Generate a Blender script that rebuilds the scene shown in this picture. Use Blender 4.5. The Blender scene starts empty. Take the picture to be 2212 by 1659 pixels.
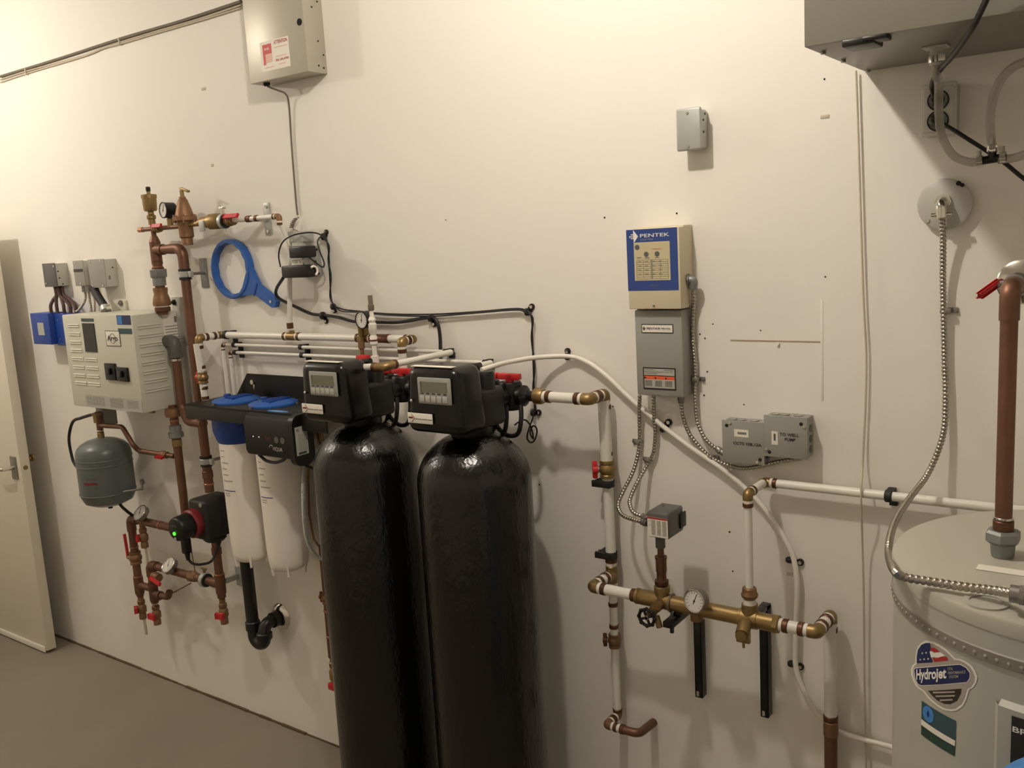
import bpy, bmesh, math, random
from mathutils import Vector as V, Matrix

# ------------------------------------------------------------------ camera
PW, PH, FPX = 2212.0, 1659.0, 1977.3
CAM = V((0.0, -2.15, 1.856))
def cam_axes(yaw, pit, rol):
    yaw, pit, rol = (math.radians(a) for a in (yaw, pit, rol))
    f = V((math.sin(yaw), math.cos(yaw), 0)); r = V((math.cos(yaw), -math.sin(yaw), 0)); u = V((0, 0, 1))
    f2 = f*math.cos(pit) + u*math.sin(pit); u2 = u*math.cos(pit) - f*math.sin(pit)
    return r*math.cos(rol) + u2*math.sin(rol), u2*math.cos(rol) - r*math.sin(rol), f2
CR, CU, CF = cam_axes(-36.146, -9.106, -3.346)
scene = bpy.context.scene
cd = bpy.data.cameras.new('camera'); cam = bpy.data.objects.new('camera', cd)
scene.collection.objects.link(cam)
cam.matrix_world = Matrix(((CR.x, CU.x, -CF.x, CAM.x), (CR.y, CU.y, -CF.y, CAM.y), (CR.z, CU.z, -CF.z, CAM.z), (0, 0, 0, 1)))
cd.sensor_width = 36.0; cd.lens = FPX/PW*36.0; cd.clip_start = 0.02
scene.camera = cam

# ------------------------------------------------------------------ world, lamps, exposure
wd = bpy.data.worlds.new('world'); scene.world = wd; wd.use_nodes = True
wd.node_tree.nodes['Background'].inputs[0].default_value = (0.02, 0.018, 0.015, 1)
LAMP_A = V((-1.10, -1.04, 2.97)); LAMP_B = V((-4.30, -1.13, 2.77))
LAMPS = [(LAMP_A, 52.0), (LAMP_B, 42.0)]
LAMP_COL = (0.98, 0.895, 0.785)
vs = scene.view_settings
vs.view_transform = 'Standard'; vs.look = 'None'; vs.gamma = 1.0; vs.use_curve_mapping = False
vs.exposure = 0.0

# ------------------------------------------------------------------ helpers: photo measurements to room coordinates (wall at Y=0, floor Z=0)
def ray(px, py): return CR*(px-PW/2) - CU*(py-PH/2) + CF*FPX
def W(px, py, d=0.0):
    r = ray(px, py); return CAM + r*((-d-CAM.y)/r.y)
def WX(px, py, x):
    r = ray(px, py); return CAM + r*((x-CAM.x)/r.x)
def WZ(px, py, z):
    r = ray(px, py); return CAM + r*((z-CAM.z)/r.z)
def mpp(p): return (p-CAM).dot(CF)/FPX
def rad(p, w): return w*0.5*mpp(p)

col = scene.collection
def lin(c):
    c = c/255.0
    return c/12.92 if c <= 0.04045 else ((c+0.055)/1.055)**2.4
MATS = {}
def mat(name, rgb, rough=0.5, metal=0.0, var=0.0, vscale=8.0, bump=0.0, bscale=60.0, emit=0.0, alpha=1.0, spec=0.5, trans=0.0, coat=0.0):
    m = bpy.data.materials.new(name); m.use_nodes = True
    nt = m.node_tree; b = nt.nodes['Principled BSDF']
    c = tuple(lin(v) for v in rgb) + (1.0,)
    b.inputs['Base Color'].default_value = c
    b.inputs['Roughness'].default_value = rough; b.inputs['Metallic'].default_value = metal
    b.inputs['Specular IOR Level'].default_value = spec
    if coat: b.inputs['Coat Weight'].default_value = coat; b.inputs['Coat Roughness'].default_value = 0.08
    if trans: b.inputs['Transmission Weight'].default_value = trans
    if alpha < 1: b.inputs['Alpha'].default_value = alpha
    if emit: b.inputs['Emission Color'].default_value = c; b.inputs['Emission Strength'].default_value = emit
    if var or bump:
        tc = nt.nodes.new('ShaderNodeTexCoord')
        n = nt.nodes.new('ShaderNodeTexNoise'); n.inputs['Scale'].default_value = vscale; n.inputs['Detail'].default_value = 5
        nt.links.new(tc.outputs['Object'], n.inputs['Vector'])
        if var:
            mx = nt.nodes.new('ShaderNodeMix'); mx.data_type = 'RGBA'
            mx.inputs[6].default_value = tuple(v*(1-var) for v in c[:3]) + (1,)
            mx.inputs[7].default_value = tuple(min(1, v*(1+var)) for v in c[:3]) + (1,)
            nt.links.new(n.outputs['Fac'], mx.inputs[0]); nt.links.new(mx.outputs[2], b.inputs['Base Color'])
        if bump:
            n2 = nt.nodes.new('ShaderNodeTexNoise'); n2.inputs['Scale'].default_value = bscale; n2.inputs['Detail'].default_value = 4
            nt.links.new(tc.outputs['Object'], n2.inputs['Vector'])
            bp = nt.nodes.new('ShaderNodeBump'); bp.inputs['Strength'].default_value = bump; bp.inputs['Distance'].default_value = 0.01
            nt.links.new(n2.outputs['Fac'], bp.inputs['Height']); nt.links.new(bp.outputs['Normal'], b.inputs['Normal'])
    MATS[name] = m
    return m

M_WALL = mat('wall_paint', (238, 233, 224), 0.62, var=0.025, vscale=1.7, bump=0.05, bscale=25)
M_CEIL = mat('ceiling_paint', (236, 232, 224), 0.8, var=0.02)
M_CONC = mat('concrete', (136, 127, 111), 0.75, var=0.2, vscale=2.2, bump=0.08, bscale=14)
M_DOOR = mat('door_paint', (222, 214, 196), 0.5, var=0.02, vscale=3)
M_SEAL = mat('dirty_sealant', (96, 78, 56), 0.9, var=0.3, vscale=30)
M_COP = mat('aged_copper', (118, 84, 66), 0.46, 0.65, var=0.32, vscale=18)
M_COPB = mat('bright_copper', (186, 128, 98), 0.32, 0.9, var=0.12, vscale=20)
M_CRIMP = mat('crimp_ring_copper', (104, 72, 54), 0.45, 0.7, var=0.2, vscale=40)
M_BRASS = mat('brass', (150, 126, 84), 0.42, 0.8, var=0.18, vscale=30)
M_BRONZE = mat('bronze_casting', (140, 106, 78), 0.52, 0.65, var=0.18, vscale=30, bump=0.1, bscale=200)
M_PEX = mat('white_pex_pipe', (232, 228, 218), 0.35, var=0.02, vscale=20)
M_PVC = mat('white_plastic', (236, 230, 220), 0.4)
M_SUMP = mat('white_filter_plastic', (246, 238, 228), 0.42)
M_BLKP = mat('black_plastic', (18, 17, 16), 0.4, spec=0.4)
M_BLKG = mat('glossy_black_plastic', (14, 14, 13), 0.25, spec=0.4)
M_TANK = mat('black_fibreglass_tank', (13, 12, 10), 0.2, var=0.2, vscale=20, bump=0.2, bscale=1.0)
nt = M_TANK.node_tree                                               # long wrinkles of the wound fibre
mp = nt.nodes.new('ShaderNodeMapping'); mp.inputs['Scale'].default_value = (90, 90, 28)
bn = [n for n in nt.nodes if n.type == 'TEX_NOISE' and n.outputs['Fac'].is_linked and n.outputs['Fac'].links[0].to_node.type == 'BUMP'][0]
tcn = [n for n in nt.nodes if n.type == 'TEX_COORD'][0]
nt.links.new(tcn.outputs['Object'], mp.inputs['Vector']); nt.links.new(mp.outputs['Vector'], bn.inputs['Vector'])
M_RUB = mat('black_rubber', (28, 26, 26), 0.6)
M_ABS = mat('black_abs_pipe', (22, 22, 22), 0.38)
M_RED = mat('red_plastic', (196, 38, 42), 0.4)
M_REDD = mat('dark_red_enamel', (120, 32, 34), 0.4)
M_BLUE = mat('blue_plastic', (40, 92, 170), 0.38)
M_BLUED = mat('dark_blue_plastic', (24, 62, 140), 0.4)
M_BLUEB = mat('blue_metal_box', (26, 66, 152), 0.45)
M_GALV = mat('galvanised_steel', (178, 180, 174), 0.42, 0.4, var=0.12, vscale=18)
M_BRACK = mat('zinc_bracket', (150, 150, 148), 0.45, 0.7, var=0.1, vscale=30)
M_FLEX = mat('flexible_metal_conduit', (176, 170, 158), 0.28, 0.95)
M_CHROME = mat('chrome', (214, 210, 202), 0.12, 1.0)
M_STEEL = mat('dull_steel', (146, 142, 136), 0.42, 0.85, var=0.12, vscale=40)
M_IRON = mat('galvanised_union', (138, 140, 138), 0.5, 0.6, var=0.15, vscale=40)
M_BOIL = mat('putty_beige_enamel', (206, 204, 188), 0.42)
M_GREYB = mat('grey_enamel', (150, 148, 140), 0.42, var=0.02)
M_GREYD = mat('dark_grey_enamel', (88, 88, 86), 0.4)
M_GREYL = mat('light_grey_enamel', (188, 186, 176), 0.42)
M_EXP = mat('grey_green_tank_enamel', (92, 98, 96), 0.34, var=0.04)
M_BEIGE = mat('beige_enamel', (214, 202, 174), 0.45)
M_BEIGE2 = mat('beige_print', (196, 184, 148), 0.5)
M_NAVY = mat('navy_print', (42, 66, 130), 0.45)
M_NAVYD = mat('dark_navy_print', (28, 38, 84), 0.45)
M_WHITE = mat('white_print', (234, 230, 222), 0.5)
M_LABEL = mat('white_label_paper', (232, 226, 214), 0.5)
M_LABELG = mat('grey_label_paper', (176, 176, 166), 0.5)
M_LABELS = mat('silver_label_print', (168, 160, 150), 0.45)
M_INK = mat('black_ink', (34, 32, 30), 0.6)
M_GREYINK = mat('grey_ink', (128, 122, 112), 0.6)
M_PINK = mat('faded_red_ink', (206, 92, 92), 0.6)
M_PINKL = mat('pale_red_ink', (232, 186, 172), 0.6)
M_ORANGE = mat('orange_print', (222, 96, 52), 0.5)
M_REDINK = mat('red_ink', (168, 42, 40), 0.5)
M_TEAL = mat('teal_print', (52, 78, 84), 0.5)
M_GREENP = mat('dark_green_print', (40, 66, 58), 0.5)
M_LBLUE = mat('light_blue_print', (66, 128, 196), 0.5)
M_BROWNP = mat('brown_print', (52, 44, 34), 0.5)
M_LCD = mat('lcd_screen', (112, 112, 92), 0.25)
M_LCDD = mat('lcd_dark_segment', (84, 84, 68), 0.4)
M_PANEL = mat('grey_display_bezel', (150, 150, 142), 0.4)
M_BTN = mat('grey_button', (176, 174, 164), 0.4)
M_DIAL = mat('gauge_dial', (222, 218, 210), 0.45)
M_CABG = mat('grey_cable', (112, 102, 88), 0.6)
M_CABW = mat('off_white_cable', (196, 184, 162), 0.6)
M_CABB = mat('brown_cable', (78, 52, 46), 0.6)
M_CORD = mat('black_cable', (24, 20, 22), 0.5)
M_HOSE = mat('clear_vinyl_hose', (178, 172, 160), 0.22, alpha=0.5)
M_GLASS = mat('dark_window', (28, 28, 28), 0.15)
M_GREENL = mat('green_led', (70, 240, 40), 0.4, emit=3.0)
M_DOT = mat('white_led', (220, 230, 220), 0.4, emit=0.8)
M_WH = mat('heater_enamel', (178, 176, 164), 0.34)
M_WHT = mat('heater_lid_enamel', (178, 174, 160), 0.4)
M_WHBAND = mat('heater_seam_band', (132, 126, 114), 0.45)
M_PANELG = mat('grey_painted_panel', (180, 174, 160), 0.4, 0.3)
M_HRV = mat('grey_painted_cabinet', (130, 126, 115), 0.4, 0.1)
M_PAINTST = mat('painted_steel_plate', (206, 203, 194), 0.5, var=0.08, vscale=60)
M_HOLE = mat('dark_hole', (30, 26, 22), 0.9)
M_FOAM = mat('black_insulation', (26, 26, 25), 0.55)
M_PTANK = mat('blue_tank_enamel', (62, 128, 196), 0.35)

class B:
    """collects shapes into one mesh"""
    def __init__(s): s.bm = bmesh.new()
    def box(s, lo, hi, bev=0.0, seg=2):
        lo, hi = V(lo), V(hi)
        return s.obox((lo+hi)/2, (abs(hi.x-lo.x), abs(hi.y-lo.y), abs(hi.z-lo.z)), None, bev, seg)
    def obox(s, c, size, axes=None, bev=0.0, seg=2):
        r = bmesh.ops.create_cube(s.bm, size=1.0); vs_ = r['verts']
        ax = axes or (V((1, 0, 0)), V((0, 1, 0)), V((0, 0, 1)))
        c = V(c)
        for v in vs_:
            v.co = c + ax[0]*(v.co.x*size[0]) + ax[1]*(v.co.y*size[1]) + ax[2]*(v.co.z*size[2])
        if bev > 0:
            bev = min(bev, 0.49*min(size))
            es = list({e for v in vs_ for e in v.link_edges})
            bmesh.ops.bevel(s.bm, geom=es, offset=bev, segments=seg, affect='EDGES', profile=0.5)
        return s
    def lathe(s, prof, o, axis, n=24, cap=True):
        o = V(o); a = V(axis).normalized()
        t = V((0, 0, 1)) if abs(a.z) < 0.9 else V((1, 0, 0))
        u = a.cross(t).normalized(); w = a.cross(u)
        rings = []
        for r, h in prof:
            r = max(r, 1e-5)
            rings.append([s.bm.verts.new(o + a*h + u*(r*math.cos(2*math.pi*i/n)) + w*(r*math.sin(2*math.pi*i/n))) for i in range(n)])
        for A, Bq in zip(rings, rings[1:]):
            for i in range(n):
                s.bm.faces.new((A[i], A[(i+1) % n], Bq[(i+1) % n], Bq[i]))
        if cap:
            s.bm.faces.new(rings[0][::-1]); s.bm.faces.new(rings[-1])
        return s
    def cyl(s, p0, p1, r0, r1=None, n=20, bev=0.0):
        p0, p1 = V(p0), V(p1); L = (p1-p0).length; r1 = r0 if r1 is None else r1
        if bev: return s.lathe([(r0-bev, 0), (r0, bev), (r1, L-bev), (r1-bev, L)], p0, p1-p0, n)
        return s.lathe([(r0, 0), (r1, L)], p0, p1-p0, n)
    def tube(s, pts, r, n=12, rf=None, cap=True):
        pts = [V(p) for p in pts]
        rings = []; up = None
        for i, p in enumerate(pts):
            t = (pts[min(i+1, len(pts)-1)] - pts[max(i-1, 0)])
            if t.length < 1e-9: t = V((0, 0, 1))
            t.normalize()
            if up is None:
                up = t.orthogonal().normalized()
            up = (up - t*up.dot(t)); up.normalize()
            w = t.cross(up)
            rr = r if rf is None else rf(i)
            rings.append([s.bm.verts.new(p + up*(rr*math.cos(2*math.pi*k/n)) + w*(rr*math.sin(2*math.pi*k/n))) for k in range(n)])
        for A, Bq in zip(rings, rings[1:]):
            for k in range(n):
                s.bm.faces.new((A[k], A[(k+1) % n], Bq[(k+1) % n], Bq[k]))
        if cap:
            s.bm.faces.new(rings[0][::-1]); s.bm.faces.new(rings[-1])
        return s
    def torus(s, c, axis, R, r, n=28, m=8):
        c = V(c); a = V(axis).normalized(); u = a.orthogonal().normalized(); w = a.cross(u)
        rings = []
        for i in range(n):
            d = u*math.cos(2*math.pi*i/n) + w*math.sin(2*math.pi*i/n)
            rings.append([s.bm.verts.new(c + d*(R + r*math.cos(2*math.pi*k/m)) + a*(r*math.sin(2*math.pi*k/m))) for k in range(m)])
        for i in range(n):
            A, Bq = rings[i], rings[(i+1) % n]
            for k in range(m): s.bm.faces.new((A[k], A[(k+1) % m], Bq[(k+1) % m], Bq[k]))
        return s
    def prism(s, pts, ext):
        """flat outline in 3-D, thickened by the vector ext"""
        ext = V(ext); a = [s.bm.verts.new(V(p)) for p in pts]; b = [s.bm.verts.new(V(p)+ext) for p in pts]
        s.bm.faces.new(a); s.bm.faces.new(b[::-1])
        for i in range(len(a)):
            j = (i+1) % len(a); s.bm.faces.new((a[j], a[i], b[i], b[j]))
        return s
    def ball(s, c, r, sz=1.0, n=16):
        prof = [(r*math.sin(math.pi*i/10), -r*sz*math.cos(math.pi*i/10)) for i in range(11)]
        return s.lathe(prof, c, (0, 0, 1), n)

def wloc(o):
    p = V((0, 0, 0))
    while o is not None: p += o.location; o = o.parent
    return p
def _link(name, me, material, parent, org):
    me.materials.append(material)
    for p in me.polygons: p.use_smooth = True
    me.set_sharp_from_angle(angle=math.radians(38))
    o = bpy.data.objects.new(name, me); col.objects.link(o)
    if parent is not None: o.parent = parent
    else: o.location = org
    return o
def obj(name, b, material, parent=None):
    bm = b.bm
    bmesh.ops.recalc_face_normals(bm, faces=bm.faces)
    if parent is not None: org = wloc(parent)
    else:
        xs = [v.co for v in bm.verts]
        org = V(((min(v.x for v in xs)+max(v.x for v in xs))/2, (min(v.y for v in xs)+max(v.y for v in xs))/2, min(v.z for v in xs)))
    bmesh.ops.translate(bm, verts=bm.verts, vec=-org)
    me = bpy.data.meshes.new(name); bm.to_mesh(me); bm.free()
    return _link(name, me, material, parent, org)
def tag(o, label, cat, group=None):
    o['label'] = label; o['category'] = cat
    if group: o['group'] = group
    return o
def thing(name, label, cat, loc, group=None):
    o = bpy.data.objects.new(name, None); col.objects.link(o); o.location = V(loc); o.empty_display_size = 0.05
    return tag(o, label, cat, group)
def struct(o): o['kind'] = 'structure'; return o
def text(parent, name, s, org, u, v, h, material, width=None, align='LEFT', bold=0.0, ext=0.0003):
    """flat lettering: org = baseline left, u = reading direction, v = up"""
    cu = bpy.data.curves.new(name, 'FONT'); cu.body = s; cu.size = 1.0; cu.align_x = align; cu.extrude = 0.0; cu.offset = bold; cu.resolution_u = 3
    t = bpy.data.objects.new(name, cu); col.objects.link(t)
    dg = bpy.context.evaluated_depsgraph_get(); me = bpy.data.meshes.new_from_object(t.evaluated_get(dg))
    bpy.data.objects.remove(t); bpy.data.curves.remove(cu)
    u, v = V(u).normalized(), V(v).normalized(); n = u.cross(v)
    xs = [q.co.x for q in me.vertices]; ys = [q.co.y for q in me.vertices]
    sc = h/0.7; sx = sc if width is None else width/max(1e-6, max(xs)-min(xs))
    b = B(); b.bm.from_mesh(me); bpy.data.meshes.remove(me)
    x0 = min(xs) if align == 'LEFT' else 0
    for q in b.bm.verts: q.co = V(org) + u*((q.co.x-x0)*sx) + v*(q.co.y*sc) + n*ext
    return obj(name, b, material, parent)

def smooth(pts, k=8):
    pts = [V(p) for p in pts]; out = []
    q = [pts[0]*2-pts[1]] + pts + [pts[-1]*2-pts[-2]]
    for i in range(1, len(q)-2):
        a, b, c, d = q[i-1:i+3]
        for j in range(k):
            t = j/k; t2, t3 = t*t, t*t*t
            out.append(0.5*((2*b) + (c-a)*t + (2*a-5*b+4*c-d)*t2 + (3*b-a-3*c+d)*t3))
    out.append(pts[-1]); return out
def fillet(pts, r, k=6):
    pts = [V(p) for p in pts]; out = [pts[0]]
    for i in range(1, len(pts)-1):
        a, b, c = pts[i-1:i+2]; d1 = (a-b); d2 = (c-b)
        if d1.length < 1e-6 or d2.length < 1e-6: continue
        ang = d1.angle(d2); l = min(r/math.tan(ang/2) if ang > 0.05 else r, d1.length*0.49, d2.length*0.49)
        p, q = b + d1.normalized()*l, b + d2.normalized()*l
        for j in range(k+1):
            t = j/k; out.append(p*(1-t)**2 + b*2*t*(1-t) + q*t*t)
    out.append(pts[-1]); return out
def resample(pts, step):
    out = [pts[0].copy()]; acc = 0.0
    for a, b in zip(pts, pts[1:]):
        L = (b-a).length
        if L < 1e-9: continue
        t = step-acc
        while t <= L:
            out.append(a.lerp(b, t/L)); t += step
        acc = (acc+L) % step
    return out
def P(*pts): return [W(*p) for p in pts]
def cable(name, pts, r, material, label=None, cat=None, parent=None, group=None, k=8, n=8):
    o = obj(name, B().tube(smooth(pts, k), r, n), material, parent)
    if parent is None: tag(o, label, cat, group)
    return o
def flexconduit(name, pts, r, parent, pitch=0.0085, material=None):
    p = resample(smooth(pts, 14), pitch/4)
    prof = (0.74, 0.95, 1.0, 0.9)
    return obj(name, B().tube(p, r, 12, rf=lambda i: r*prof[i % 4]), material or M_FLEX, parent)
def pipe(parent, name, pts, r, material, f=0.0, n=18):
    return obj(name, B().tube(fillet(pts, f) if f else pts, r, n), material, parent)
def ring(parent, name, p, axis, r, l, material, n=20):
    a = V(axis).normalized()*l/2
    return obj(name, B().cyl(V(p)-a, V(p)+a, r, n=n, bev=min(l, r)*0.12), material, parent)
def hexnut(parent, name, p, axis, r, l, material, n=6):
    a = V(axis).normalized()*l/2
    return obj(name, B().lathe([(r*0.9, 0), (r, l*0.12), (r, l*0.88), (r*0.9, l)], V(p)-a, V(axis), n), material, parent)
def crimp(parent, p, axis, r):
    """pale shoulder and copper crimp ring at the end of a fitting, axis points away from the fitting"""
    a = V(axis).normalized()
    ring(parent, 'pipe_shoulder', V(p)+a*r*0.35, a, r*1.07, r*0.7, M_PVC)
    return ring(parent, 'crimp_ring', V(p)+a*r*1.15, a, r*1.16, r*0.95, M_CRIMP)
def elbow(parent, c, da, db, r, material=None, name='elbow', leg=1.5, crimps=(1, 1)):
    da, db = V(da).normalized(), V(db).normalized(); c = V(c); L = r*leg
    o = obj(name, B().tube(fillet([c+da*L, c, c+db*L], r*1.25, 8), r*1.12, 18), material or M_BRASS, parent)
    if crimps[0]: crimp(parent, c+da*L, da, r)
    if crimps[1]: crimp(parent, c+db*L, db, r)
    return o
def tee(parent, c, da, db, r, material=None, name='tee', leg=1.7, r2=None, crimps=True):
    """straight run along da both ways, branch along db"""
    da, db = V(da).normalized(), V(db).normalized(); c = V(c); r2 = r2 or r; L = r*leg
    b = B().cyl(c-da*L, c+da*L, r*1.14, bev=r*0.1).cyl(c, c+db*(r*1.2+r2*0.7), r2*1.14)
    o = obj(name, b, material or M_BRASS, parent)
    if crimps: crimp(parent, c-da*L, -da, r); crimp(parent, c+da*L, da, r)
    return o
def ballvalve(parent, p, axis, hdir, r, handle=None, hmat=None, body=None, L=3.2, lever=None, name='ball_valve'):
    """quarter-turn valve on a pipe; hdir is the stem side, lever = (direction, length) or None for a small tee handle"""
    a, h = V(axis).normalized(), V(hdir).normalized(); p = V(p); l = r*L
    prof = [(r*1.15, -l/2), (r*1.35, -l/2+0.05*r), (r*1.35, -l*0.33), (r*1.2, -l*0.28), (r*1.5, -l*0.12), (r*1.55, 0), (r*1.5, l*0.12), (r*1.2, l*0.28), (r*1.35, l*0.33), (r*1.35, l/2-0.05*r), (r*1.15, l/2)]
    o = obj(name, B().lathe(prof, p, a, 20), body or M_BRASS, parent)
    obj('stem', B().cyl(p+h*r*1.2, p+h*r*2.1, r*0.5), M_STEEL, o)
    if lever:
        d, LL = V(lever[0]).normalized(), lever[1]; q = p+h*r*2.0; w = d.cross(h).normalized()
        obj('valve_handle', B().obox(q+d*LL*0.45+h*r*0.15, (LL, r*0.85, r*0.45), (d, w, h), r*0.2), hmat or M_RED, o)
    else:
        d = a; w = d.cross(h).normalized(); q = p+h*r*2.2
        obj('valve_handle', B().obox(q, (r*3.2, r*0.7, r*0.9), (d, w, h), r*0.25).cyl(q-h*r*0.5, q+h*r*0.4, r*0.75), hmat or M_RED, o)
    return o
def gauge(parent, c, face, R, depth, material, needle=40, name='gauge', bezel=None, up=None):
    f = V(face).normalized(); c = V(c); u = V(up) if up else V((0, 0, 1)); v = (u - f*u.dot(f)).normalized(); w = v.cross(f)
    o = obj(name, B().lathe([(R*0.86, 0), (R*0.97, depth*0.06), (R, depth*0.15), (R, depth*0.85), (R*1.04, depth*0.88), (R*1.04, depth), (R*0.9, depth), (R*0.9, depth*0.93)], c-f*depth, f, 32), material, parent)
    if bezel: obj('bezel', B().torus(c-f*depth*0.03, f, R*0.97, R*0.07, 36), bezel, o)
    d = obj('dial', B().lathe([(R*0.9, -depth*0.06), (R*0.9, -depth*0.035)], c, f, 32), M_DIAL, o)
    b = B()
    for i in range(13):
        a = math.radians(-135+i*22.5); r_ = v*math.cos(a)+w*math.sin(a); t_ = r_.cross(f)
        b.obox(c-f*depth*0.03+r_*R*0.72, (R*0.16, R*0.035, 0.0006), (r_, t_, f))
    obj('scale_marks', b, M_INK, o)
    a = math.radians(needle); r_ = v*math.cos(a)+w*math.sin(a); t_ = r_.cross(f)
    obj('needle', B().obox(c-f*depth*0.02+r_*R*0.2, (R*0.95, R*0.06, 0.0008), (r_, t_, f)).cyl(c-f*depth*0.03, c-f*depth*0.0, R*0.09, n=12), M_INK, o)
    return o
X1, Y1, Z1 = V((1, 0, 0)), V((0, 1, 0)), V((0, 0, 1))
class Face:
    """front rectangle of a wall box: x0..x1, z0..z1 at depth d"""
    def __init__(s, x0, x1, z0, z1, d): s.x0, s.x1, s.z0, s.z1, s.d = x0, x1, z0, z1, d
    def p(s, u, v, e=0.0): return V((s.x0+(s.x1-s.x0)*u, -s.d-e, s.z1-(s.z1-s.z0)*v))
    def plate(s, parent, name, u0, v0, u1, v1, m, t=0.0012, e=0.0, bev=0.0):
        a, b = s.p(u0, v0, e), s.p(u1, v1, e+t)
        return obj(name, B().box((a.x, b.y, b.z), (b.x, a.y, a.z), bev), m, parent)
    def dot(s, parent, name, u, v, r, m, t=0.003, e=0.0, n=14):
        a = s.p(u, v, e); return obj(name, B().cyl(a, a+V((0, -t, 0)), r, n=n, bev=min(t, r)*0.2), m, parent)
    def text(s, parent, st, u, v, h, m, width=None, name='lettering', e=0.0015, bold=0.0, align='LEFT'):
        return text(parent, name, st, s.p(u, v, e), X1, Z1, h, m, width, align, bold)
    def lines(s, parent, name, rows, m, e=0.0015, hh=0.0016):
        """print too small to read: thin rules, one row each (u0, u1, v)"""
        b = B()
        for u0, u1, v in rows:
            a, c = s.p(u0, v, e), s.p(u1, v, e); b.box((a.x, a.y-0.0003, a.z-hh/2), (c.x, a.y, a.z+hh/2))
        return obj(name, b, m, parent)
def fbox(tl, tr, bl, d, d0=0.0):
    a, b, c = W(tl[0], tl[1], d), W(tr[0], tr[1], d), W(bl[0], bl[1], d)
    return Face(a.x, b.x, c.z, a.z, d)
def facebox(parent, name, F, m, bev=0.003, d0=0.0):
    return obj(name, B().box((F.x0, -F.d, F.z0), (F.x1, -d0, F.z1), bev), m, parent)
def base(F): return V(((F.x0+F.x1)/2, 0, F.z0))

# ------------------------------------------------------------------ the room
ROOM = (-5.235, 1.05, -3.6, 3.1)   # x0, x1, y0, height
def slab(name, lo, hi, m): return struct(obj(name, B().box(lo, hi), m))
x0, x1, y0, hgt = ROOM
slab('floor', (x0-.1, y0-.1, -0.1), (x1+.1, 0.1, 0.0), M_CONC)
wall_back = slab('wall_back', (x0-.1, 0.0, 0.0), (x1+.1, 0.1, hgt), M_WALL)
slab('wall_left', (x0-.1, y0, 0.0), (x0, 0.0, hgt), M_WALL)
slab('wall_right', (x1, y0, 0.0), (x1+.1, 0.0, hgt), M_WALL)
slab('wall_front', (x0-.1, y0-.1, 0.0), (x1+.1, y0, hgt), M_WALL)
slab('ceiling', (x0-.1, y0-.1, hgt), (x1+.1, 0.1, hgt+0.1), M_CEIL)
b = B(); random.seed(3); n = 90; xs = [x0+i*(x1-x0)/n for i in range(n+1)]
for a, c in zip(xs, xs[1:]):
    h = 0.004+0.004*random.random(); b.box((a, -h*1.2, 0.0), (c, 0.0, h))
struct(obj('trim_1', b, M_SEAL))
# nail and screw holes, scuffs in the paint
for px, py, r in ((1306, 470, .0026), (1462, 461, .0026), (1512, 722, .0022), (1523, 731, .0022), (1528, 803, .0022), (1521, 854, .0024), (1607, 874, .0018), (1783, 598, .002), (1643, 714, .0018), (1576, 1149, .0026), (1583, 1234, .0022), (1781, 171, .0022), (1324, 878, .002), (1540, 700, .0018), (963, 475, .0018), (1165, 1047, .0024)):
    p = W(px, py); obj('screw_hole', B().cyl(p+V((0, 0.004, 0)), p+V((0, -0.0006, 0)), r, n=10), M_HOLE, wall_back)
for px, py, w, h in ((440, 192, .012, .005), (459, 357, .008, .005), (1782, 252, .01, .004), (1733, 1345, .006, .003), (1706, 1240, .008, .004)):
    p = W(px, py); obj('paint_chip', B().box(p+V((-w, -0.0015, -h)), p+V((w, 0.001, h)), 0.001), M_CABW, wall_back)
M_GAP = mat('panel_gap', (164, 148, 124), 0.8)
# lips of a painted-over access panel
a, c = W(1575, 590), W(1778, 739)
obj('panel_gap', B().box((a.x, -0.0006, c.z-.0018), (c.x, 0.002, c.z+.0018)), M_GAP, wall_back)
obj('panel_lip', B().box((c.x-.006, -0.0012, c.z-.14), (c.x, 0.002, c.z+.1), 0.0008), M_WALL, wall_back)
p = W(1681, 742); obj('paint_drip', B().cyl(p+V((0, .002, 0)), p+V((0, -.006, 0)), .004, n=10), M_WALL, wall_back)

# door standing open in front of the wall
dt = thing('door_1', 'pale cream flush door standing open in front of the white wall', 'door', (-4.78, -0.115, 0.0)); del dt['label'], dt['category']; struct(dt)
DX1 = -4.337; DF = 0.138
obj('door_leaf', B().box((DX1-0.86, -DF, 0.014), (DX1, -DF+0.045, 2.045), 0.002), M_DOOR, dt)
obj('door_sweep', B().box((DX1-0.86, -DF-0.008, 0.006), (DX1-0.012, -DF, 0.034), 0.002), M_PVC, dt)
hp = W(30, 1011, DF+.004)
for hz in (.25, 1.05, 1.82): obj('hinge', B().cyl((DX1-.867, -DF-.006, hz-.05), (DX1-.867, -DF-.006, hz+.05), .008, n=12).box((DX1-.898, -DF-.004, hz-.05), (DX1-.84, -DF, hz+.05)), M_STEEL, dt)
pl = obj('lock_plate', B().box((hp.x-.027, -DF-.006, hp.z-.055), (hp.x+.027, -DF, hp.z+.055), .002), M_STEEL, dt)
obj('lever_handle', B().cyl((hp.x, -DF-.006, hp.z+.002), (hp.x, -DF-.055, hp.z+.002), .009).tube(fillet([(hp.x, -DF-.045, hp.z+.002), (hp.x-.02, -DF-.055, hp.z+.002), (hp.x-.12, -DF-.055, hp.z-.004)], .015), .0095), M_CHROME, dt)
obj('latch', B().cyl((DX1, -DF+.0225, hp.z+.002), (DX1+.004, -DF+.0225, hp.z+.002), .0105).cyl((DX1, -DF+.0225, hp.z+.002), (DX1+.006, -DF+.0225, hp.z+.002), .005), M_BRASS, dt)
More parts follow.
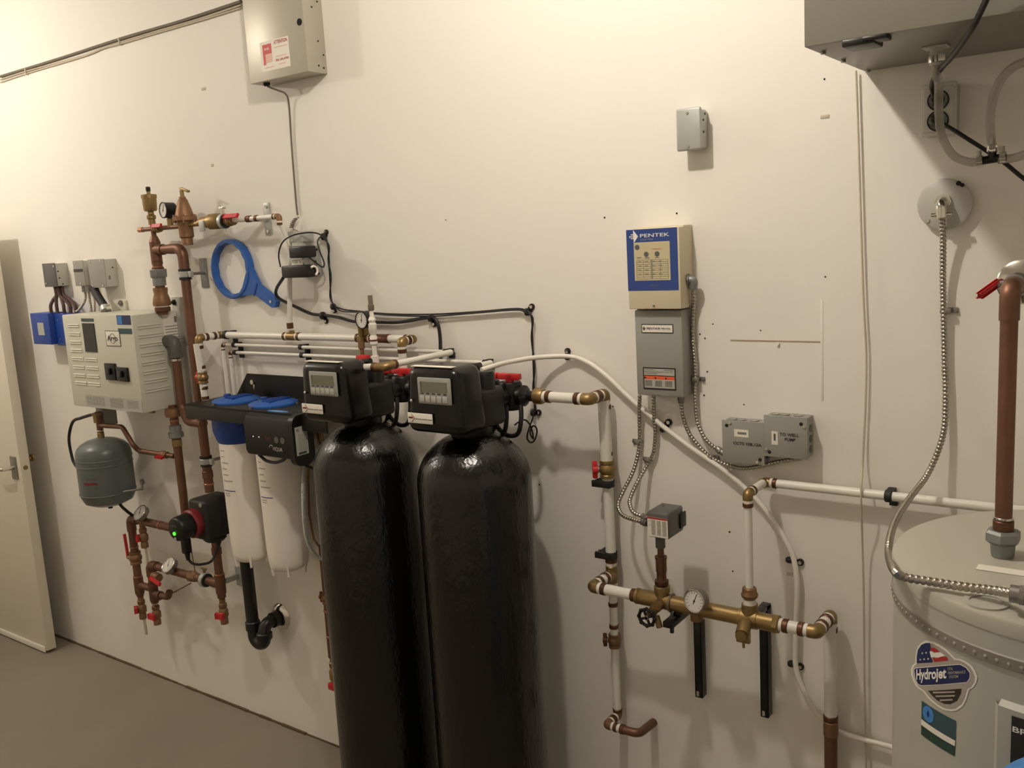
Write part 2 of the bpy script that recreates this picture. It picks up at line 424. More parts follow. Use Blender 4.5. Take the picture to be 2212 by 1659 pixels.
obj('door_knob', B().lathe([(.02, 0), (.02, .006), (.008, .01), (.008, .03), (.018, .034), (.018, .044), (.01, .047)], (hp.x+.005, -DF+.045, hp.z+.03), (0, 1, 0), 16), M_BRASS, dt)

# two ceiling bulbs: the room's own lamps
BULB_R = 0.042
for i, (p, watt) in enumerate(LAMPS):
    M_BULB = bpy.data.materials.new('glowing_bulb'); M_BULB.use_nodes = True
    nt = M_BULB.node_tree; nt.nodes.clear(); e = nt.nodes.new('ShaderNodeEmission'); o = nt.nodes.new('ShaderNodeOutputMaterial')
    e.inputs[0].default_value = LAMP_COL + (1,); nt.links.new(e.outputs[0], o.inputs[0])
    e.inputs[1].default_value = watt/(4*math.pi*BULB_R**2)/math.pi*1.0
    t = thing('ceiling_lamp', 'bare ceiling bulb in a white lampholder ' + ('above the black tanks' if i == 0 else 'above the beige boiler'), 'lamp', (p.x, p.y, hgt))
    obj('lampholder', B().lathe([(.06, 0), (.06, .02), (.035, .04), (.028, p.z*-1+hgt-.035)], (p.x, p.y, hgt), (0, 0, -1), 24), M_PVC, t)
    obj('bulb', B().ball(p, BULB_R, 1.0, 24), M_BULB, t)

# ------------------------------------------------------------------ left end: control boxes and boiler
def jbox(label, F, m, lidm, group=None, name='junction_box', screws=((.12, .1), (.88, .9)), lid=0.004):
    t = thing(name, label, 'electrical box', base(F))
    F2 = Face(F.x0, F.x1, F.z0, F.z1, F.d-lid)
    facebox(t, 'box_body', Face(F.x0+.002, F.x1-.002, F.z0+.002, F.z1-.002, F.d-lid), m, .003)
    c = obj('cover', B().box((F.x0, -F.d, F.z0), (F.x1, -F.d+lid, F.z1), .0018), lidm, t)
    for u, v in screws: F.dot(c, 'screw', u, v, .0042, M_CHROME, .002)
    return t, c
F = fbox((90, 569.6), (117, 568.2), (98, 620.3), .058)
J1, c = jbox('grey metal box with dark blank cover nearest the door', F, M_GREYL, M_GREYD, screws=((.92, .14), (.16, .85)))
for dy, v in ((.012, .36), (.015, .64), (.027, .9)):
    p = V((F.x1-.002, -F.d+dy, F.p(0, v).z)); obj('side_hole', B().cyl(p, p+V((.0025, 0, 0)), .003, n=10), M_HOLE, J1)
J1F = F
F = fbox((156, 563.6), (178, 563), (164, 618), .05)
J2, c = jbox('narrow grey box with a small dark display strip, beside the larger grey box', F, M_GREYL, M_GREYB, name='control_box', screws=((.25, .1), (.55, .9)))
F.plate(J2, 'display', .05, .33, .9, .44, M_GLASS, .002)
J2F = F
F = fbox((188.3, 561), (222.7, 558.4), (195.6, 622), .057)
J3, c = jbox('grey metal box with plain grey cover above the beige boiler', F, M_GREYL, M_GREYB, screws=((.15, .06), (.8, .06), (.15, .93), (.8, .93)))
p = V((F.x1-.002, -.02, F.p(0, .32).z)); obj('side_hole', B().cyl(p, p+V((.0025, 0, 0)), .003, n=10), M_HOLE, J3)
obj('side_slot', B().box((F.x1-.002, -.042, F.p(0, .66).z-.008), (F.x1, -.034, F.p(0, .66).z+.008)), M_GREYINK, J3)
J3F = F
# blue transformer boxes
F = fbox((64, 677), (102, 675), (74.4, 743.2), .088)
bb = thing('blue_box', 'deep blue metal box with a pale rectangular label, left of the boiler', 'electrical box', base(F))
facebox(bb, 'box_body', F, M_BLUEB, .003)
F.plate(bb, 'label', .36, .3, .7, .7, M_LABELG, .001)
obj('white_grommet', B().lathe([(.012, 0), (.014, .006), (.01, .014)], (F.x1-.016, -.03, F.z0), (0, 0, -1), 14), M_PVC, bb)
G = Face(F.x1+.001, F.x1+.26, F.z0-.006, F.z1-.004, .062)
b2 = thing('blue_box', 'blue metal box tucked between the boiler and the labelled blue box', 'electrical box', base(G))
facebox(b2, 'box_body', G, M_BLUEB, .003)
G.dot(b2, 'screw', .12, .2, .004, M_STEEL); G.dot(b2, 'screw', .12, .8, .004, M_STEEL)
# brown cables from the first box
zb = F.z1
for i, (xa, xb, ya, yb) in enumerate(((.012, -.05, -.04, -.065), (.03, -.028, -.045, -.05), (.045, .03, -.03, -.05), (.06, .055, -.04, -.035), (.075, .09, -.025, -.03))):
    xa, xb = J1F.x0+.045+xa*.5, J1F.x0+.09+xb
    cable('cable', [(xa, ya, J1F.z0+.012), (xa+.004, ya, J1F.z0-.035), ((xa+xb)/2, (ya+yb)/2, (J1F.z0+zb)/2), (xb, yb, zb+.03), (xb, yb, zb-.004)], .0075, M_CABB,
          'dark brown cable running from the dark-covered box to the blue boxes', 'cable', group='brown cables above the blue boxes')
# flexible conduits from the middle boxes
cn = W(186, 628, .03)
t = thing('flexible_conduit', 'thin flexible metal conduit curving from the display-strip box to the blue box', 'conduit', (cn.x-.03, -.03, cn.z-.09))
flexconduit('conduit', [(cn.x-.01, -.03, cn.z+.03), (cn.x-.01, -.03, cn.z-.02), (cn.x-.02, -.035, cn.z-.05), (cn.x-.06, -.045, cn.z-.085), (cn.x-.075, -.045, J2F.z0-.108)], .0062, t, .006)
obj('connector', B().cyl((cn.x-.01, -.03, cn.z+.03), (cn.x-.01, -.03, cn.z-.005), .012), M_STEEL, t)
t = thing('flexible_conduit', 'thin flexible metal conduit dropping straight behind the boiler', 'conduit', (cn.x+.02, -.03, cn.z-.1))
flexconduit('conduit', [(cn.x+.018, -.03, cn.z+.03), (cn.x+.018, -.03, cn.z-.03), (cn.x+.02, -.03, cn.z-.07), (cn.x+.02, -.03, cn.z-.14)], .0062, t, .006)
obj('connector', B().cyl((cn.x+.018, -.03, cn.z+.03), (cn.x+.018, -.03, cn.z-.005), .012), M_STEEL, t)
cable('cable', P((203, 624, .02), (204, 645, .015), (205, 660, .015), (205, 690, .015)), .004, M_CABW, 'pale cable dropping from the plain grey box behind the boiler', 'cable')
t = thing('sleeved_conduit', 'black sleeved conduit from the plain grey box to the boiler top', 'conduit', W(228, 668, .07))
obj('conduit', B().tube(smooth(P((203, 620, .045), (207, 632, .05), (218, 650, .065), (227, 664, .075))), .0165, 16), M_RUB, t)
obj('connector', B().cyl(W(226.4, 663, .075), W(229, 672, .08), .021, n=16), M_GALV, t)
obj('clamp_screw', B().cyl(W(233, 666, .085), W(237, 664, .085), .006), M_CHROME, t)

# boiler cabinet
F = fbox((133, 680.5), (283.5, 681), (158.5, 876), .208)
BO = F
t = thing('boiler', 'beige metal wall boiler with rows of louvres and a dark window', 'boiler', base(F))
cabinet = facebox(t, 'cabinet', F, M_BOIL, .004, .012)
# flanges on the wall
obj('mounting_flange', B().box((W(246, 660).x, -.012, F.z1-.03), (W(276, 660).x, 0, W(262, 648).z), .002), M_BOIL, t)
p = W(262, 655, .012); obj('flange_bolt', B().lathe([(.014, 0), (.014, .004), (.008, .004), (.007, .012)], p, (0, -1, 0), 6), M_STEEL, t)
p = W(383, 652, .0); obj('back_plate', B().box((p.x-.012, -.02, F.z0-.015), (p.x+.055, 0, p.z+.02), .002), M_GREYL, t)
obj('flange_bolt', B().lathe([(.012, 0), (.012, .004), (.007, .004), (.006, .012)], (p.x+.01, -.02, p.z), (0, -1, 0), 6), M_HOLE, t)
rows = (.10, .19, .28, .37, .46, .55, .64, .725)
def louvre(parent, a, b_, out):
    """one pressed louvre: a raised half-round lip between two points"""
    a, b_, out = V(a), V(b_), V(out).normalized(); d = (b_-a).normalized()
    bb_ = B()
    vs0 = [bb_.bm.verts.new(a+out*(-.001)+Z1*.0025)]; vs1 = [bb_.bm.verts.new(b_+out*(-.001)+Z1*.0025)]
    for o_, z_ in ((.0015, .001), (.0032, -.0005), (.0036, -.0025), (-.001, -.003)):
        vs0.append(bb_.bm.verts.new(a+out*o_+Z1*z_)); vs1.append(bb_.bm.verts.new(b_+out*o_+Z1*z_))
    for i in range(len(vs0)):
        j = (i+1) % len(vs0); bb_.bm.faces.new((vs0[i], vs0[j], vs1[j], vs1[i]))
    bb_.bm.faces.new(vs0[::-1]); bb_.bm.faces.new(vs1)
    return obj('louvre', bb_, M_BOIL, parent)
for i, v in enumerate(rows):
    for s in ((0, 1) if i < 8 else (0,)):
        louvre(cabinet, F.p(.075, v+s*.022), F.p(.245, v+s*.022), -Y1)
        if i > 3: louvre(cabinet, F.p(.275, v+s*.022), F.p(.45, v+s*.022), -Y1)
for i in range(8):
    v = .115+i*.093
    for s in (0, 1):
        z = F.z1-(F.z1-F.z0)*(v+s*.026)
        louvre(cabinet, (F.x1, -.188, z), (F.x1, -.09, z), X1)
w = F.plate(t, 'window', .30, .085, .47, .39, M_GLASS, .003)
F.plate(t, 'window_header', .295, .035, .47, .066, M_TEAL, .002)
lb = F.plate(t, 'maker_plate', .62, .165, .81, .315, M_LABEL, .002, bev=.0008)
obj('plate_border', B().box(F.p(.615, .16, .0).to_tuple(), F.p(.815, .32, .0015).to_tuple()), M_INK, lb)
G = Face(F.x0, F.x1, F.z0, F.z1, F.d+.002)
G.text(lb, 'Argo', .64, .262, .02, M_INK, (F.x1-F.x0)*.145, e=.0005, bold=.02)
pc = G.p(.715, .24, .0003); obj('plate_emblem', B().torus(pc, Y1, .019, .0011, 28, 6), M_GREYINK, lb)
F.plate(t, 'blue_sticker', .80, .0, .985, .095, M_NAVYD, .001)
F.plate(t, 'blue_sticker_mark', .81, .005, .87, .09, M_LBLUE, .0015)
F.plate(t, 'teal_sticker', .80, .135, .985, .19, M_TEAL, .001)
for u0, v0, u1, v1 in ((.57, .5, .71, .675), (.725, .535, .875, .68)):
    s = F.plate(t, 'breaker_switch', u0, v0, u1, v1, M_BLKP, .010, bev=.0015)
    a = F.p((u0+u1)/2, (v0*1.1+v1*.9)/2, .010); obj('toggle', B().box((a.x-.012, a.y-.009, a.z-.012), (a.x+.012, a.y, a.z+.012), .002), M_BLKG, s)
s = F.plate(t, 'wiring_label', .20, .86, .995, .995, M_LABELG, .0008)
r_ = [(.22+.045*k, .255+.045*k, .88+.012*j) for k in range(6) for j in range(8)]
r_ += [(.56, .74, .88+.012*j) for j in range(8)] + [(.80, .95, .885+.014*j) for j in range(6)]
F.lines(s, 'label_print', r_, M_GREYINK, .001)
# label on the side
sl = obj('side_label', B().box((F.x1, -.08, F.z0+(F.z1-F.z0)*.70), (F.x1+.001, -.004, F.z1-.004)), M_LABEL, t)
b = B()
for k in range(7):
    z = F.z1-.06-k*.011; b.box((F.x1+.001, -.074, z), (F.x1+.0014, -.012-.006*(k % 3), z+.003))
b.box((F.x1+.001, -.03, F.z1-.045), (F.x1+.0014, -.016, F.z1-.022))
obj('label_print', b, M_GREYINK, sl)
obj('drain_stub', B().lathe([(.02, 0), (.02, .008), (.011, .01), (.01, .02)], (F.p(.84, 0).x, -.12, F.z0), (0, 0, -1), 14), M_STEEL, t)

p = W(231, 902, .1); obj('terminal_box', B().box((p.x-.028, -.13, p.z-.03), (p.x+.028, -.07, F.z0+.002), .003), M_GREYB, t)
# copper outlet on the boiler's right side, jogging into the return pipe
ex = F.x1+.045
pe = WX(376, 737, ex); dpipe = -pe.y
t = thing('boiler_side_pipe', 'copper pipe from the elbow on the right side of the beige boiler', 'pipe', (ex, pe.y, 1.2))
RC = .0175
obj('black_iron_elbow', B().tube(fillet([(F.x1-.002, pe.y, pe.z), (ex, pe.y, pe.z), (ex, pe.y, pe.z-.06)], .03, 8), .024, 18), M_GREYD, t)
ring(t, 'elbow_collar', (ex, pe.y, pe.z-.055), Z1, .0275, .018, M_GREYD)
obj('lever', B().tube([(ex+.012, pe.y+.01, pe.z+.01), (ex+.028, pe.y+.03, pe.z+.012), (ex+.03, pe.y+.035, pe.z-.02)], .005, 8), M_STEEL, t)
ring(t, 'solder_joint', (ex, pe.y, pe.z-.072), Z1, RC*1.1, .01, M_CHROME)
zj = W(436, 914, .08).z; xr = W(440, 930, .08).x
pipe(t, 'copper_pipe', [(ex, pe.y, pe.z-.06), (ex, pe.y, zj+.05), (ex+.05, -.085, zj), (xr, -.08, zj)], RC*.95, M_COP, .05)
ring(t, 'coupling', (xr-.01, -.08, zj), X1, RC*1.15, .03, M_COP)

# copper return pipe, wall clamp to pump
t = thing('copper_return_pipe', 'tall brown copper pipe clamped to the wall right of the boiler', 'pipe', W(452, 1060, .08))
top = W(336, 540, .08); e1 = W(389, 536, .08); zt = top.z
xr = W(405, 640, .08).x
zb = W(452, 1062, .08).z
obj('copper_pipe', B().tube(fillet([(top.x+.02, -.08, zt), (xr, -.08, zt), (xr, -.08, zb)], .05, 8), RC, 18), M_COP, t)
obj('long_elbow', B().tube(fillet([(xr-.07, -.08, zt), (xr, -.08, zt), (xr, -.08, zt-.09)], .052, 10), RC*1.1, 18), M_COP, t)
for (px, py), (bx, by) in (((398.5, 592.6), (437.4, 589)), ((447, 996), (470, 990))):
    z = W(px, py, .08).z
    c = obj('split_clamp', B().cyl((xr, -.08, z-.012), (xr, -.08, z+.012), RC*1.4, n=24, bev=.003), M_GALV, t)
    obj('rubber_liner', B().cyl((xr, -.08, z-.02), (xr, -.08, z+.02), RC*1.28, n=24), M_RUB, c)
    obj('clamp_ear', B().box((xr+RC*1.2, -.087, z-.011), (xr+RC*1.2+.022, -.073, z+.011), .002), M_GALV, c)
    obj('clamp_ear', B().box((xr-RC*1.2-.012, -.087, z-.011), (xr-RC*1.2, -.073, z+.011), .002), M_GALV, c)
    obj('stand_off', B().cyl((xr+.01, -.065, z), (xr+.012, -.004, z), .0055, n=10), M_STEEL, c)
    obj('wall_plate', B().box((xr-.012, -.006, z-.055), (xr+.03, 0, z+.055), .002), M_BRACK, c)
for py in (1030, 1045): ring(t, 'solder_joint', (xr, -.08, W(450, py, .08).z), Z1, RC*1.12, .008, M_COPB)
ring(t, 'coupling', (xr, -.08, W(450, 1025, .08).z), Z1, RC*1.16, .03, M_COP)

# boiler riser with the fill and vent assembly on top
xm = W(341, 580, .08).x
t = thing('boiler_fill_assembly', 'copper riser on the boiler with vent, gauge, regulator and red valves', 'pipework', (xm, -.08, BO.z1))
def zz(px, py): return W(px, py, .08).z
zt = zz(336, 540); zm = zz(333, 494)
pipe(t, 'riser_pipe', [(xm, -.08, BO.z1-.01), (xm, -.08, zt)], .0185, M_COP)
ring(t, 'collar', (xm, -.08, zz(349, 668)), Z1, .029, .018, M_CRIMP)
ring(t, 'thread_tape', (xm, -.08, zz(349, 662)), Z1, .027, .012, M_PVC)
obj('reducing_coupling', B().lathe([(.032, 0), (.034, .008), (.03, .03), (.025, .045), (.027, .06), (.027, .068)], (xm, -.08, zz(348, 660)), Z1, 20), M_BRONZE, t)
ring(t, 'thread_tape', (xm, -.08, zz(346, 634)), Z1, .022, .008, M_PVC)
obj('union_nut', B().lathe([(.028, 0), (.031, .005), (.031, .03), (.028, .033)], (xm, -.08, zz(342, 600)), Z1, 8), M_IRON, t)
obj('union_body', B().cyl((xm, -.08, zz(344, 617)), (xm, -.08, zz(342, 600)), .0245), M_IRON, t)
for py in (565, 577): ring(t, 'solder_joint', (xm, -.08, zz(340, py)), Z1, .0205, .006, M_COPB)
ring(t, 'coupling', (xm, -.08, zz(340, 583)), Z1, .022, .022, M_CRIMP)
obj('reducing_tee', B().cyl((xm, -.08, zt-.055), (xm, -.08, zt+.03), .0205).lathe([(.0205, 0), (.012, .022)], (xm, -.08, zt+.03), Z1, 18).cyl((xm, -.08, zt), (xm+.05, -.08, zt), .0205), M_COP, t)
pipe(t, 'thin_riser', [(xm, -.08, zt+.04), (xm, -.08, zm)], .0095, M_COP)
for py in (512, 522): ring(t, 'solder_joint', (xm, -.08, zz(334, py)), Z1, .0115, .006, M_COPB)
xl = W(301, 497.7, .08).x; xw = W(594, 468, .08).x
pipe(t, 'manifold_pipe', [(xl, -.08, zm), (W(400, 490, .08).x, -.08, zm)], .0085, M_COP)
obj('pipe_cap', B().lathe([(.006, 0), (.0098, .004), (.0098, .03)], (xl-.004, -.08, zm), X1, 16), M_COPB, t)
ballvalve(t, (W(340, 493, .08).x, -.08, zm), X1, V((0, -.6, .25)), .011, body=M_BRASS, lever=(X1, .06))
# air vent
xv = W(327, 470, .08).x
v_ = obj('air_vent', B().lathe([(.013, 0), (.013, .02), (.017, .024), (.017, .034), (.011, .04), (.011, .05), (.022, .052), (.0245, .058), (.0265, .1), (.0285, .1), (.0285, .112), (.02, .114), (.007, .116), (.007, .126)], (xv, -.08, zz(329, 486)), Z1, 22), M_BRASS, t)
obj('vent_cap', B().cyl((xv, -.08, zz(329, 486)+.124), (xv, -.08, zz(329, 486)+.142), .0085, bev=.002), M_BLKP, v_)
# boiler gauge
g = W(351.5, 454, .105)
gauge(t, g, (-.12, -1, .02), .0285, .045, M_BLKP, 20, 'pressure_gauge', M_BLKP)
obj('gauge_stem', B().lathe([(.011, 0), (.011, .03), (.007, .034), (.007, .05)], (g.x, -.08, zm), Z1, 14), M_BRASS, t)
# pressure regulator
xg = W(400, 480, .08).x
rg = obj('pressure_regulator', B().lathe([(.020, -.075), (.020, -.05), (.026, -.045), (.026, -.01), (.03, 0), (.03, .012), (.043, .014), (.043, .028), (.034, .03), (.026, .06), (.016, .09), (.012, .094), (.012, .1)], (xg, -.08, zm+.005), Z1, 24), M_BRONZE, t)
for k in range(6):
    a = k*math.pi/3+.3; p = V((xg+.0395*math.cos(a), -.08+.0395*math.sin(a), zm+.016)); obj('flange_screw', B().cyl(p+V((0, 0, -.006)), p+V((0, 0, .024)), .0045, n=8), M_BRONZE, rg)
obj('lever', B().cyl((xg, -.08, zm+.1), (xg, -.08, zm+.128), .0075, n=10).obox((xg+.018, -.08, zm+.128), (.05, .012, .008), (V((.9, 0, -.3)).normalized(), Y1, V((.3, 0, .9)).normalized()), .002), M_BRASS, rg)
# backflow preventer
x2 = W(430, 484, .08).x; x3 = W(478, 476, .08).x
bf = obj('backflow_preventer', B().lathe([(.012, 0), (.012, (x3-x2)*.1), (.019, (x3-x2)*.15), (.021, (x3-x2)*.35), (.021, (x3-x2)*.5), (.0285, (x3-x2)*.55), (.0285, (x3-x2)*.9), (.02, x3-x2)], (x2, -.08, zm+.006), X1, 10), M_BRASS, t)
obj('name_tag', B().box(((x2*.62+x3*.38)-.014, -.108, zm-.026), ((x2*.62+x3*.38)+.014, -.1, zm+.012), .002), M_GALV, bf)
pipe(t, 'connector_pipe', [(xg, -.08, zm+.004), (x3+.02, -.08, zm+.004)], .0095, M_BRASS)
cl = obj('split_clamp', B().cyl((x3+.004, -.08, zm+.004), (x3+.022, -.08, zm+.004), .027, bev=.003), M_GALV, t)
obj('rubber_liner', B().cyl((x3, -.08, zm+.004), (x3+.026, -.08, zm+.004), .0245), M_RUB, cl)
obj('wing_screw', B().cyl((x3+.013, -.08, zm+.028), (x3+.013, -.08, zm+.05), .006, n=10).obox((x3+.013, -.08, zm+.05), (.034, .008, .008), None, .002).cyl((x3+.013, -.08, zm-.02), (x3+.013, -.08, zm-.034), .006, n=10), M_CHROME, cl)
xv = W(497, 473, .08).x
ballvalve(t, (xv, -.08, zm+.004), X1, V((0, -.8, .5)), .0125, lever=(X1, .075), body=M_BRONZE)
pipe(t, 'white_pipe', [(xv+.02, -.08, zm+.004), (xw, -.08, zm+.004)], .0085, M_PEX)
xb = W(540, 472, .08).x
obj('wall_bracket', B().box((xb-.018, -.006, zm-.052), (xb+.016, 0, zm+.058), .002).box((xb-.01, -.075, zm-.006), (xb+.006, -.005, zm+.014), .002), M_GALV, t)
for s in (.044, -.04): obj('bracket_screw', B().cyl((xb, -.006, zm+s), (xb, -.01, zm+s), .006, n=10), M_CHROME, t)
ring(t, 'crimp_ring', (xb-.006, -.08, zm+.004), X1, .0115, .022, M_CRIMP); ring(t, 'crimp_ring', (xb+.035, -.08, zm+.004), X1, .011, .014, M_CRIMP)
elbow(t, (W(603, 471, .08).x, -.08, zm+.004), -X1, -Z1, .0085, M_BRONZE, leg=1.8)
pt = W(620, 712, .06)
pipe(t, 'white_drop_pipe', [(W(603, 471, .08).x, -.08, zm-.012), (W(603, 471, .08).x+.004, -.05, zm-.09), (pt.x, -.045, pt.z+.02)], .0085, M_PEX)
ring(t, 'crimp_ring', (pt.x, -.045, pt.z+.012), Z1, .0115, .02, M_CRIMP)

# ------------------------------------------------------------------ boiler return side: expansion tank, pump, lower manifold
# expansion tank
c = W(228, 1015, .15); zt = W(215, 945, .15).z; zb = W(222, 1086, .15).z; RT = .109
t = thing('expansion_tank', 'grey steel expansion tank hanging under the boiler', 'tank', (c.x, -.15, zb))
H = zt-zb
sh = obj('tank_shell', B().lathe([(.02, 0), (RT*.55, .004), (RT*.86, .02), (RT*.97, .045), (RT, .07), (RT, H-.07), (RT*.985, H-.055), (RT*.93, H-.04), (RT*.8, H-.024), (RT*.55, H-.009), (RT*.25, H-.001), (.02, H)], (c.x, -.15, zb), Z1, 40), M_EXP, t)
for zz_ in (.06, H*.63, H-.082): obj('seam', B().torus((c.x, -.15, zb+zz_), Z1, RT, .0028, 40, 6), M_EXP, sh)
def curved(parent, name, cx, cy, R, poly, m, e=.0008, step=.012, thick=0.0):
    """outline in (angle*R, z) wrapped on a vertical cylinder"""
    b = B(); vs_ = [b.bm.verts.new((u, 0, z)) for u, z in poly]; b.bm.faces.new(vs_)
    us = [u for u, z in poly]; k = math.floor(min(us)/step)*step
    while k < max(us):
        k += step
        bmesh.ops.bisect_plane(b.bm, geom=b.bm.verts[:]+b.bm.edges[:]+b.bm.faces[:], plane_co=(k, 0, 0), plane_no=(1, 0, 0))
    for v in b.bm.verts:
        a = v.co.x/R; v.co = V((cx+(R+e)*math.sin(a), cy-(R+e)*math.cos(a), v.co.z))
    return obj(name, b, m, parent)
def rect(u0, u1, z0, z1): return [(u0, z0), (u1, z0), (u1, z1), (u0, z1)]
ua = .078
curved(sh, 'red_print', c.x, -.15, RT, rect(ua-.06, ua+.0, zb+.112, zb+.122), M_REDD)
curved(sh, 'dark_print', c.x, -.15, RT, rect(ua-.055, ua-.0, zb+.132, zb+.142), M_GREYD)
curved(sh, 'dark_print', c.x, -.15, RT, rect(ua-.05, ua-.042, zb+.095, zb+.102), M_GREYD); curved(sh, 'dark_print', c.x, -.15, RT, rect(ua-.012, ua-.004, zb+.095, zb+.102), M_GREYD)
q = W(309, 1040, 0); obj('wall_strap', B().tube([(c.x+RT*.9, -.16, q.z+.004), (c.x+RT+.03, -.08, q.z+.002), (q.x, -.004, q.z)], .005, 10).cyl((q.x, -.008, q.z), (q.x, 0, q.z), .012, n=14), M_STEEL, t)
obj('air_valve', B().cyl((c.x+.0, -.15, zb+.004), (c.x, -.15, zb-.016), .009, n=12), M_BLKP, t)
# tank pipework
xt = W(215, 918, .15).x; z2 = W(216, 919, .15).z
t = thing('tank_feed_pipe', 'thin copper pipe with a red valve feeding the grey expansion tank', 'pipe', (xt, -.15, zt))
pipe(t, 'copper_riser', [(xt, -.15, zt-.004), (xt, -.15, W(207, 889, .15).z)], .0125, M_COP)
obj('tank_nipple', B().lathe([(.014, -.004), (.014, .02), (.012, .022)], (xt, -.15, zt), Z1, 12), M_BRASS, t)
ring(t, 'solder_joint', (xt, -.15, zt+.03), Z1, .0142, .006, M_CHROME)
obj('sensor_fitting', B().lathe([(.018, 0), (.018, .03), (.022, .032), (.022, .04)], (xt-.008, -.15, W(210, 912, .15).z), Z1, 8), M_BRASS, t)
q = P((215, 918.8, .15), (264, 922, .15), (270, 926, .15), (288, 962, .14), (292, 972, .13), (300, 974, .12), (376, 985.5, .09))
pipe(t, 'copper_branch', [(xt, -.15, z2), q[1], q[3], q[5], q[6]], .0098, M_COP, .022)
vv = q[5].lerp(q[6], .72)
v_ = ballvalve(t, vv, q[6]-q[5], V((0, -1, -.25)), .0105, body=M_BRONZE)
cable('sensor_cable', P((208, 895, .155), (198, 896, .16), (175, 903, .165), (157, 912, .165), (149, 948, .165), (156, 989, .165), (162, 1003, .165), (169, 1012, .17)), .0065, M_CORD, 'black cable looping round the left of the expansion tank', 'cable')
cable('sensor_cable', P((254, 1080, .15), (262, 1093, .14), (274, 1104, .12), (287, 1114, .1)), .0065, M_CORD, 'short black cable from under the expansion tank to the lower copper pipe', 'cable')

# pump
xr = W(405, 640, .08).x
pc = W(452, 1112, .08); pz = pc.z
t = thing('circulator_pump', 'black insulated circulator pump with red motor and green light', 'pump', (xr, -.08, pz-.09))
obj('insulation_shell', B().box((xr-.05, -.15, pz-.078), (xr+.055, -.012, pz+.078), .014, 3).box((xr-.075, -.12, pz-.02), (xr-.04, -.02, pz+.07), .01, 3).lathe([(.035, 0), (.045, .01), (.045, .02)], (xr, -.08, pz-.1), Z1, 20), M_FOAM, t)
for dx_, dz_ in ((.035, .065), (-.03, -.066)): obj('shell_screw', B().cyl((xr+dx_, -.15, pz+dz_), (xr+dx_, -.154, pz+dz_), .008, n=12), M_GREYB, t)
mc = V((xr-.012, 0, pz-.008))
md = V((.06, -1, -.04)).normalized()
m0 = V((mc.x, -.145, mc.z))
obj('motor_housing', B().lathe([(.053, 0), (.056, .005), (.056, .03), (.05, .036)], m0, md, 32), M_REDD, t)
cap = obj('control_cap', B().lathe([(.046, .036), (.048, .045), (.047, .085), (.044, .094), (.04, .097)], m0, md, 32), M_BLKP, t)
f0 = m0+md*.0975; sx = md.cross(Z1).normalized()
if sx.x < 0: sx = -sx
obj('green_light', B().cyl(f0+V((0, 0, -.014))-sx*.006, f0+V((0, 0, -.014))-sx*.006+md*.003, .0068, n=10), M_GREENL, cap)
obj('power_button', B().cyl(f0+V((0, 0, -.034))-sx*.004, f0+V((0, 0, -.034))-sx*.004+md*.002, .006, n=12), M_LABELG, cap)
text(cap, 'lettering', 'AUTO', f0+V((0, 0, .012))-sx*.018+md*.001, sx, Z1, .008, M_GREYINK, .03)
pl0 = m0+md*.06+V((.004, 0, -.045))
obj('plug', B().obox(pl0+V((0, 0, -.028)), (.03, .03, .06), None, .006).cyl(pl0+V((0, 0, -.05)), pl0+V((.002, 0, -.085)), .011, .007), M_BLKP, t)
cable('power_cable', [pl0+V((.002, 0, -.08)), pl0+V((.012, .01, -.1)), pl0+V((.04, .03, -.105)), pl0+V((.07, .06, -.09)), V((xr+.02, -.06, pz-.085))], .005, M_CORD, parent=t)

# lower copper manifold
DL = .085
def L(px, py, d=DL): return W(px, py, d)
xb = L(378, 920).x; zA = L(396, 1146).z; xA = xb
t = thing('lower_copper_manifold', 'brown copper manifold with two dial thermometers and red drain valves', 'pipework', L(300, 1300))
zbo = BO.z0
pipe(t, 'boiler_drop_pipe', [(xb, -DL, zbo+.01), (xb, -DL, zA), (L(282, 1122).x, -DL, zA), (L(282, 1122).x, -DL, L(298, 1262).z)], .0165, M_COP, .035)
obj('boiler_bushing', B().lathe([(.031, 0), (.033, .012), (.03, .03), (.024, .034)], (xb, -DL, zbo-.034), Z1, 20), M_BRONZE, t)
for py in (908, 923): ring(t, 'solder_joint', (xb, -DL, L(378, py).z), Z1, .0185, .006, M_COPB)
obj('union_nut', B().lathe([(.02, 0), (.029, .004), (.029, .022), (.024, .026), (.024, .05), (.02, .052)], (xb, -DL, L(381, 946).z), Z1, 8), M_IRON, t)
ring(t, 'coupling', (xb, -DL, L(382, 956).z), Z1, .019, .03, M_BRASS)
x1_ = L(282, 1122).x
obj('elbow', B().tube(fillet([(x1_+.055, -DL, zA), (x1_, -DL, zA), (x1_, -DL, zA-.055)], .03, 8), .0195, 18), M_COP, t)
ring(t, 'solder_joint', (x1_+.1, -DL, zA), X1, .0185, .006, M_COPB)
for px in (347, 372): ring(t, 'solder_joint', (L(px, 1136).x, -DL, zA), X1, .0182, .005, M_COPB)
ring(t, 'solder_joint', (x1_, -DL, L(284, 1180).z), Z1, .0188, .006, M_COPB)
ballvalve(t, (x1_, -DL, L(290, 1204).z), Z1, V((-1, -.35, 0)), .0175, lever=(V((-.05, 0, 1)), .11), body=M_BRONZE)
zt1 = L(298, 1262).z
